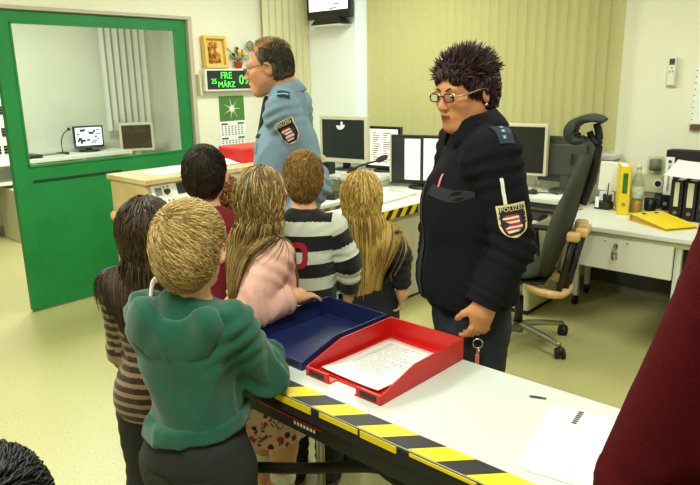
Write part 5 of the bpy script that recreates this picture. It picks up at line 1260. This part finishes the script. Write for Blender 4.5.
bm = BM(); tube(bm, [Pm.tp([.115*math.sin(a)*1.05, .088*math.cos(a)*1.12-.004, .985]) for a in [k*2*PI/20 for k in range(20)]], .02, 8, 1, True, flat=.4); obj('belt', bm, M['black'], Pm.root, True)

# --- boy in the green hooded jacket, leaning an elbow on the counter
G = Fig('blond boy in a green hooded jacket leaning on the near end of the counter', -1.325, .855, 24, 1.335, True, 1.1, shz=.785, lean=(.0, .015), head=dict(yaw=6, pitch=-3, off=(.012, -.012, -.004)), hs=.92,
        arms=dict(R=dict(elbow=(-1.21, .995, .870), wrist=(-1.33, 1.09, .868), hand=(-1.42, 1.13, .86), palm=(0, 0, -1)), L=dict(elbow=(-1.475, .875, .86), wrist=(-1.44, 1.0, .80))))
G.body(skin_k, .006)
gcl = mat('green_fleece', (15,84,65), .95, var=.10, vscale=60, bump=.4, bscale=350, sheen=.3)
G.top('jacket', gcl, .020, .765, .008, .97, amp=.011, crease=.013, ease=1.0, taper=.0, se=.024, seed=21, fr=(13, 13, 9))
HF = Field(); h_ = G.h
HF.ell(G.tp([0, -.066, G.zsh-.004]), (.120, .036, .070), np.array(Matrix.Rotation(math.radians(-14), 3, 'X')), k=.03); HF.ell(G.tp([0, -.072, G.zsh-.058]), (.075, .030, .05), k=.06); HF.cap(G.tp([-.08, -.06, G.zsh+.01]), G.tp([-.150, -.05, G.zsh-.025]), .034, .016, k=.05)
for g in (-1, 1): HF.cap(G.tp([g*.088, -.07, G.zsh+.02]), G.tp([g*.055, .075, G.zsh-.02]), .034, .024, k=.04)
HF.ell(G.tp([0, -.035, G.zsh+.09]), (.072, .075, .09), op='s', k=.02)
G.garment('hood', gcl, HF, .007, .006, (20, 20, 14), 23)
bm = BM(); tube(bm, [G.tp([-.085, -.045, G.zsh+.045]), G.tp([-.10, -.0, G.zsh+.085]), G.tp([-.075, .05, G.zsh+.06]), G.tp([-.07, .08, G.zsh+.0])], .009, 8, flat=.5); obj('white_cord', bm, M['paper'], G.root, True)
WB = Field(); G.torso(WB, .027); WB.cut((0, 0, .750), (.1, 0, -1)); WB.cut((0, 0, .792), (-.1, 0, 1)); G.garment('waistband', gcl, WB, .008, .003, (50, 50, 4), 24)
G.bottoms('trousers', djean, .014, .775, .03, .008, amp=.005, flare=.012, seed=25); G.shoes(shoe_d, sole)
for x in (-.05, .06): G.decal('back_pocket', 'trousers', rgrid(.075, .08, 5, 5), (x, -.14, .63), (1, 0, 0), (0, 0, 1), mat('dark_jeans_pocket', (44,46,48), .9), .003)
bm = BM(); q = (-.05, -.118, .60); cyl(bm, (q[0], -.132, q[2]), (q[0], -.118, q[2]), .007, seg=12); obj('rivet', bm, M['steel'], G.root)
hbl = mat_hair('hair_blond_short', [(0, (124,92,48)), (.35, (172,138,78)), (.7, (210,178,112)), (1, (234,208,150))], .5)
G.haircap(hbl, .009, nape=-.085); shorthair(G, 12000, .058, hbl, crown=(-.022, -.066, .075), swirl=.6, lift=.12, w=.0010, seed=31, jit=.14, nape=-.085, off=.004, vol=.009, offr=1.8)

# --- girl with dark brown hair in a striped jumper
D1 = Fig('girl with dark brown hair in a brown striped jumper left of the blond boy', -1.735, 1.0, 48, 1.27, True, 1.0, hs=.90, head=dict(yaw=5), arms=dict(L=dict(elbow=(-1.84, .93, .79), wrist=(-1.90, 1.02, .65)), R=dict(elbow=(-1.66, 1.13, .79))))
D1.body(skin_k, .007)
def stripes(F, period, off=0.):
    def fn(V):
        t = V[:, 2].copy()
        for k in 'RL':
            S_, E_, W_ = F.sh[k], F.el[k], F.wr[k]
            def seg(a, b):
                ab = b-a; u = np.clip(((V-a)@ab)/(ab@ab), 0, 1); return np.linalg.norm(V-a-u[:, None]*ab, axis=1), u*np.linalg.norm(ab)
            d1, u1 = seg(S_, E_); d2, u2 = seg(E_, W_); L1 = np.linalg.norm(E_-S_)
            on = (np.minimum(d1, d2) < .062) & (np.abs(V[:, 0]) > F.sw*.98)
            t = np.where(on, S_[2]-np.where(d1 < d2, u1, L1+u2), t)
        return ((t+off)/period) % 1
    return fn
stj = mat_attr('striped_jumper', [(0, (150,124,92)), (.42, (56,40,32))], .9)
D1.top('jumper', stj, .014, .60, .006, .98, amp=.004, seed=41, ease=1.05, tint=stripes(D1, .030), se=.012)
D1.bottoms('trousers', djean, .012, .64, .03, .008, flare=.01); D1.shoes(shoe_d, sole)
hdb = mat_hair('hair_dark_brown', [(0, (30,20,12)), (.5, (52,36,22)), (.85, (82,60,36)), (1, (104,78,48))], .45)
D1.haircap(hdb, .008, nape=-.085); longhair(D1, 6000, .36, hdb, seed=43, pull=1., vol=.016)

# --- dark haired boy in a maroon top
B2 = Fig('dark haired boy in a maroon top beside the control console', -1.985, 1.40, 42, 1.385, True, .95, hs=.875)
B2.body(skin_k, .007)
B2.top('top', mat('maroon_top', (128,28,40), .9, var=.06, vscale=50, bump=.3, bscale=400), .014, .66, .008, .98, amp=.004, seed=51)
B2.bottoms('trousers', jeans, .012, .7, .03, .008, flare=.01); B2.shoes(shoe_d, sole)
hdk = mat_hair('hair_near_black', [(0, (24,18,12)), (.6, (42,32,20)), (1, (76,58,36))], .45)
B2.haircap(hdk, .007, nape=-.085); shorthair(B2, 6500, .045, hdk, swirl=.3, lift=.1, w=.0013, seed=53, jit=.12, nape=-.085)
# --- small child with curly auburn hair
C3 = Fig('small child with curly auburn hair half hidden behind the dark haired boy', -2.2, 1.645, 45, 1.215, True, .95, hs=.86)
C3.body(skin_k, .008)
C3.top('top', mat('red_top', (196,36,38), .9, bump=.2, bscale=400), .014, .58, .008, .98, amp=.004, seed=61)
C3.bottoms('trousers', jeans, .012, .62, .03, .009, flare=.01); C3.shoes(shoe_d, sole)
hau = mat_hair('hair_auburn', [(0, (96,54,22)), (.5, (140,84,36)), (1, (190,130,66))], .5)
C3.haircap(hau, .008, nape=-.085); shorthair(C3, 1600, .06, hau, swirl=1.6, lift=.3, w=.0026, seed=63, jit=.6, nape=-.085, steps=10, off=.006, hug=.5, curl=.5)

# --- girl in the pink jacket
K4 = Fig('girl in a pale pink jacket with long brown hair at the end of the counter', -1.645, 1.365, -14, 1.335, True, 1.0, hs=.88, head=dict(yaw=34, pitch=2),
         arms=dict(R=dict(elbow=(-1.54, 1.20, .905), wrist=(-1.505, 1.37, .925), hand=(-1.495, 1.46, .915), palm=(0, 0, -1), curl=.3, shoff=(.0, .01, 0)), L=dict()))
K4.body(skin_k, .006)
pink = mat('pale_pink_cloth', (228,176,162), .9, var=.04, vscale=60, bump=.25, bscale=350)
K4.top('jacket', pink, .018, .66, .007, .97, amp=.006, crease=.007, seed=71, ease=1.12, se=.02, taper=-.1)
bm = BM(); tube(bm, [K4.tp([.108*math.sin(a), .083*math.cos(a)-.004, .90+.004*math.sin(5*a)]) for a in [k*2*PI/24 for k in range(24)]], .006, 6, 1, True); obj('waist_seam', bm, mat('pink_seam', (206,150,140), .9), K4.root, True)
def floral(V):
    r = np.random.default_rng(8); c = V[r.integers(0, len(V), 520)]; t = np.zeros(len(V)); k = r.choice([.3, .5, .7, .9], 520)
    for i in range(520):
        d = np.linalg.norm(V-c[i], axis=1); t = np.where(d < r.uniform(.005, .010), k[i], t)
    return t
flo = mat_attr('floral_print', [(0, (226,190,160)), (.2, (190,60,70)), (.4, (70,84,50)), (.6, (60,40,44)), (.8, (232,214,190))], .9)
SK = Field(); SK.cap((0, -.006, .63), (0, -.0, .40), .125, .165, k=.02); SK.ell((0, 0, .62), (.135, .11, .08), k=.05); SK.cut((0, 0, .405), (0, 0, -1)); SK.cut((0, 0, .70), (0, 0, 1))
K4.garment('floral_skirt', flo, SK, .006, .008, (30, 30, 3), 75, tint=floral)
for k in 'RL':
    a, kn = K4.an[k], K4.kn[k]; top_ = a+(kn-a)*.66
    F = Field(); F.cap(a+np.array((0, 0, -.02)), top_, .034, .042, k=.01, planes=[(top_, kn-a)]); V, Q = F.mesh(.005); sk = quads_obj('sock', V, Q, mat('pink_sock', (226,188,176), .9, bump=.2), K4.root)
    F = Field(); F.cap(top_-nrm(kn-a)*.04, top_+nrm(kn-a)*.05, .046, .046, planes=[(top_+nrm(kn-a)*.012, kn-a), (top_-nrm(kn-a)*.03, a-kn)]); V, Q = F.mesh(.005); quads_obj('sock_cuff', V, Q, M['paper'], sk)
K4.shoes(shoe_l, sole)
hlb = mat_hair('hair_light_brown', [(0, (66,48,24)), (.3, (96,72,36)), (.6, (138,108,56)), (.85, (176,146,84)), (1, (206,178,112))], .4)
K4.haircap(hlb, .008, nape=-.085); longhair(K4, 6500, .40, hlb, seed=73, px=-.03, pull=2.2)
bm = BM(); tube(bm, [K4.H((.088*math.cos(a), .012-.01*math.sin(a), .02+.105*math.sin(a))) for a in [k*PI/14 for k in range(15)]], .007, 8, 2, flat=1.8); obj('hair_band', bm, mat_wave('band_red_white', (206,60,66), (240,220,214), 18, 'X'), K4.root, True)

# --- boy in the black and white rugby shirt
R5 = Fig('boy in a black and white striped rugby shirt in front of the policeman', -1.745, 1.665, 34, 1.355, True, 1.02, hs=.83, head=dict(yaw=10, pitch=0),
         arms=dict(R=dict(elbow=(-1.615, 1.765, .945), wrist=(-1.645, 1.80, .80)), L=dict()))
R5.body(skin_k, .007)
rug = mat_attr('rugby_stripes', [(0, (24,25,28)), (.52, (212,216,200))], .85)
R5.top('rugby_shirt', rug, .018, .60, .006, .97, amp=.005, seed=81, ease=1.05, tint=stripes(R5, .104, .035), se=.018)
R5.collar(M['paper'], (.046, .05), .022, .014, 8, 8, name='white_collar')
bl = R5.tp([.055, -.12, R5.h*.735])
def ring_letter(cx, hgt, w, st):
    pts_o, pts_i = [], []
    for k in range(28):
        a = 2*PI*k/28; c, s_ = math.cos(a), math.sin(a); q = 1/max(abs(c)**3+abs(s_)**3, 1e-6)**(1/3)
        pts_o.append((c*q*w/2, s_*q*hgt/2)); pts_i.append((c*q*(w/2-st), s_*q*(hgt/2-st)))
    return [pts_i+[pts_i[0]], pts_o+[pts_o[0]]]
bd = R5.decal('letter_badge', 'rugby_shirt', ring_letter(0, .10, .075, .02), bl+np.array((-.06, 0, -.005)), (1, 0, 0), (0, 0, 1), mat('badge_red', (170,28,48), .85), .004, label='red block letter sewn on the back')
R5.bottoms('trousers', djean, .012, .64, .03, .008, flare=.01); R5.shoes(shoe_d, sole)
hgb = mat_hair('hair_golden_brown', [(0, (98,68,28)), (.5, (142,104,48)), (1, (190,150,82))], .5)
R5.haircap(hgb, .007, nape=-.08); shorthair(R5, 6000, .045, hgb, swirl=.8, lift=.2, w=.0013, seed=83, jit=.25, nape=-.08, curl=.15)

# --- blonde girl
L6 = Fig('girl with waist long blonde hair in a dark jacket and jeans before the taped desk', -1.665, 1.905, 44, 1.255, True, 1.0, hs=.86,
         arms=dict(R=dict(elbow=(-1.515, 1.965, .93), wrist=(-1.515, 1.975, .80), hand=(-1.52, 1.97, .70), curl=.5)))
L6.body(skin_k, .006)
L6.top('jacket', mat('dark_jacket', (30,31,36), .9, bump=.3, bscale=350), .018, .645, .008, .97, amp=.005, seed=91, ease=1.05, se=.018)
L6.bottoms('trousers', jeans, .013, .68, .03, .007, flare=.012); L6.shoes(shoe_d, sole)
hbo = mat_hair('hair_blonde_long', [(0, (128,92,34)), (.35, (172,132,56)), (.7, (210,172,90)), (1, (236,208,134))], .4)
L6.haircap(hbo, .008, nape=-.085); longhair(L6, 6500, .54, hbo, seed=93, jit=.03, steps=22, pull=1.7)

# --- foreground: adult in maroon, black haired child
A7 = Fig('adult in a maroon sweater seen from behind at the right edge',   .048, .80, 20, 1.75, girth=1.1, hs=1.0,
         arms=dict(L=dict(elbow=(-.205, .79, 1.11), wrist=(-.14, .98, .96)), R=dict()))
A7.body(skin_m, .007)
A7.top('sweater', mat('maroon_knit', (72,10,16), 1., var=.06, vscale=40, bump=.3, bscale=400, spec=.1), .022, .80, .009, .98, amp=.005, crease=.003, seed=101, ease=1.05, se=.024, fr=(12, 12, 6))
A7.bottoms('trousers', trous, .016, .88, .03, .012); A7.shoes(shoe_d, sole)
A7.haircap(hdk, .007); shorthair(A7, 1500, .05, hdk, seed=103, w=.003)
B8 = Fig('black haired child in a dark top at the near left corner', -.832, .215, 60, 1.165, True, 1.0, hs=.93)
B8.body(skin_k, .009)
B8.top('top', mat('black_top', (24,25,30), .9, bump=.3), .016, .56, .009, .98, seed=111); B8.bottoms('trousers', djean, .012, .6, .03, .01); B8.shoes(shoe_d, sole)
hbk = mat_hair('hair_black', [(0, (12,12,14)), (.7, (24,24,28)), (1, (50,50,56))], .5)
B8.haircap(hbk, .007, nape=-.085); shorthair(B8, 3600, .05, hbk, swirl=.3, lift=.1, w=.0020, seed=113, nape=-.085)
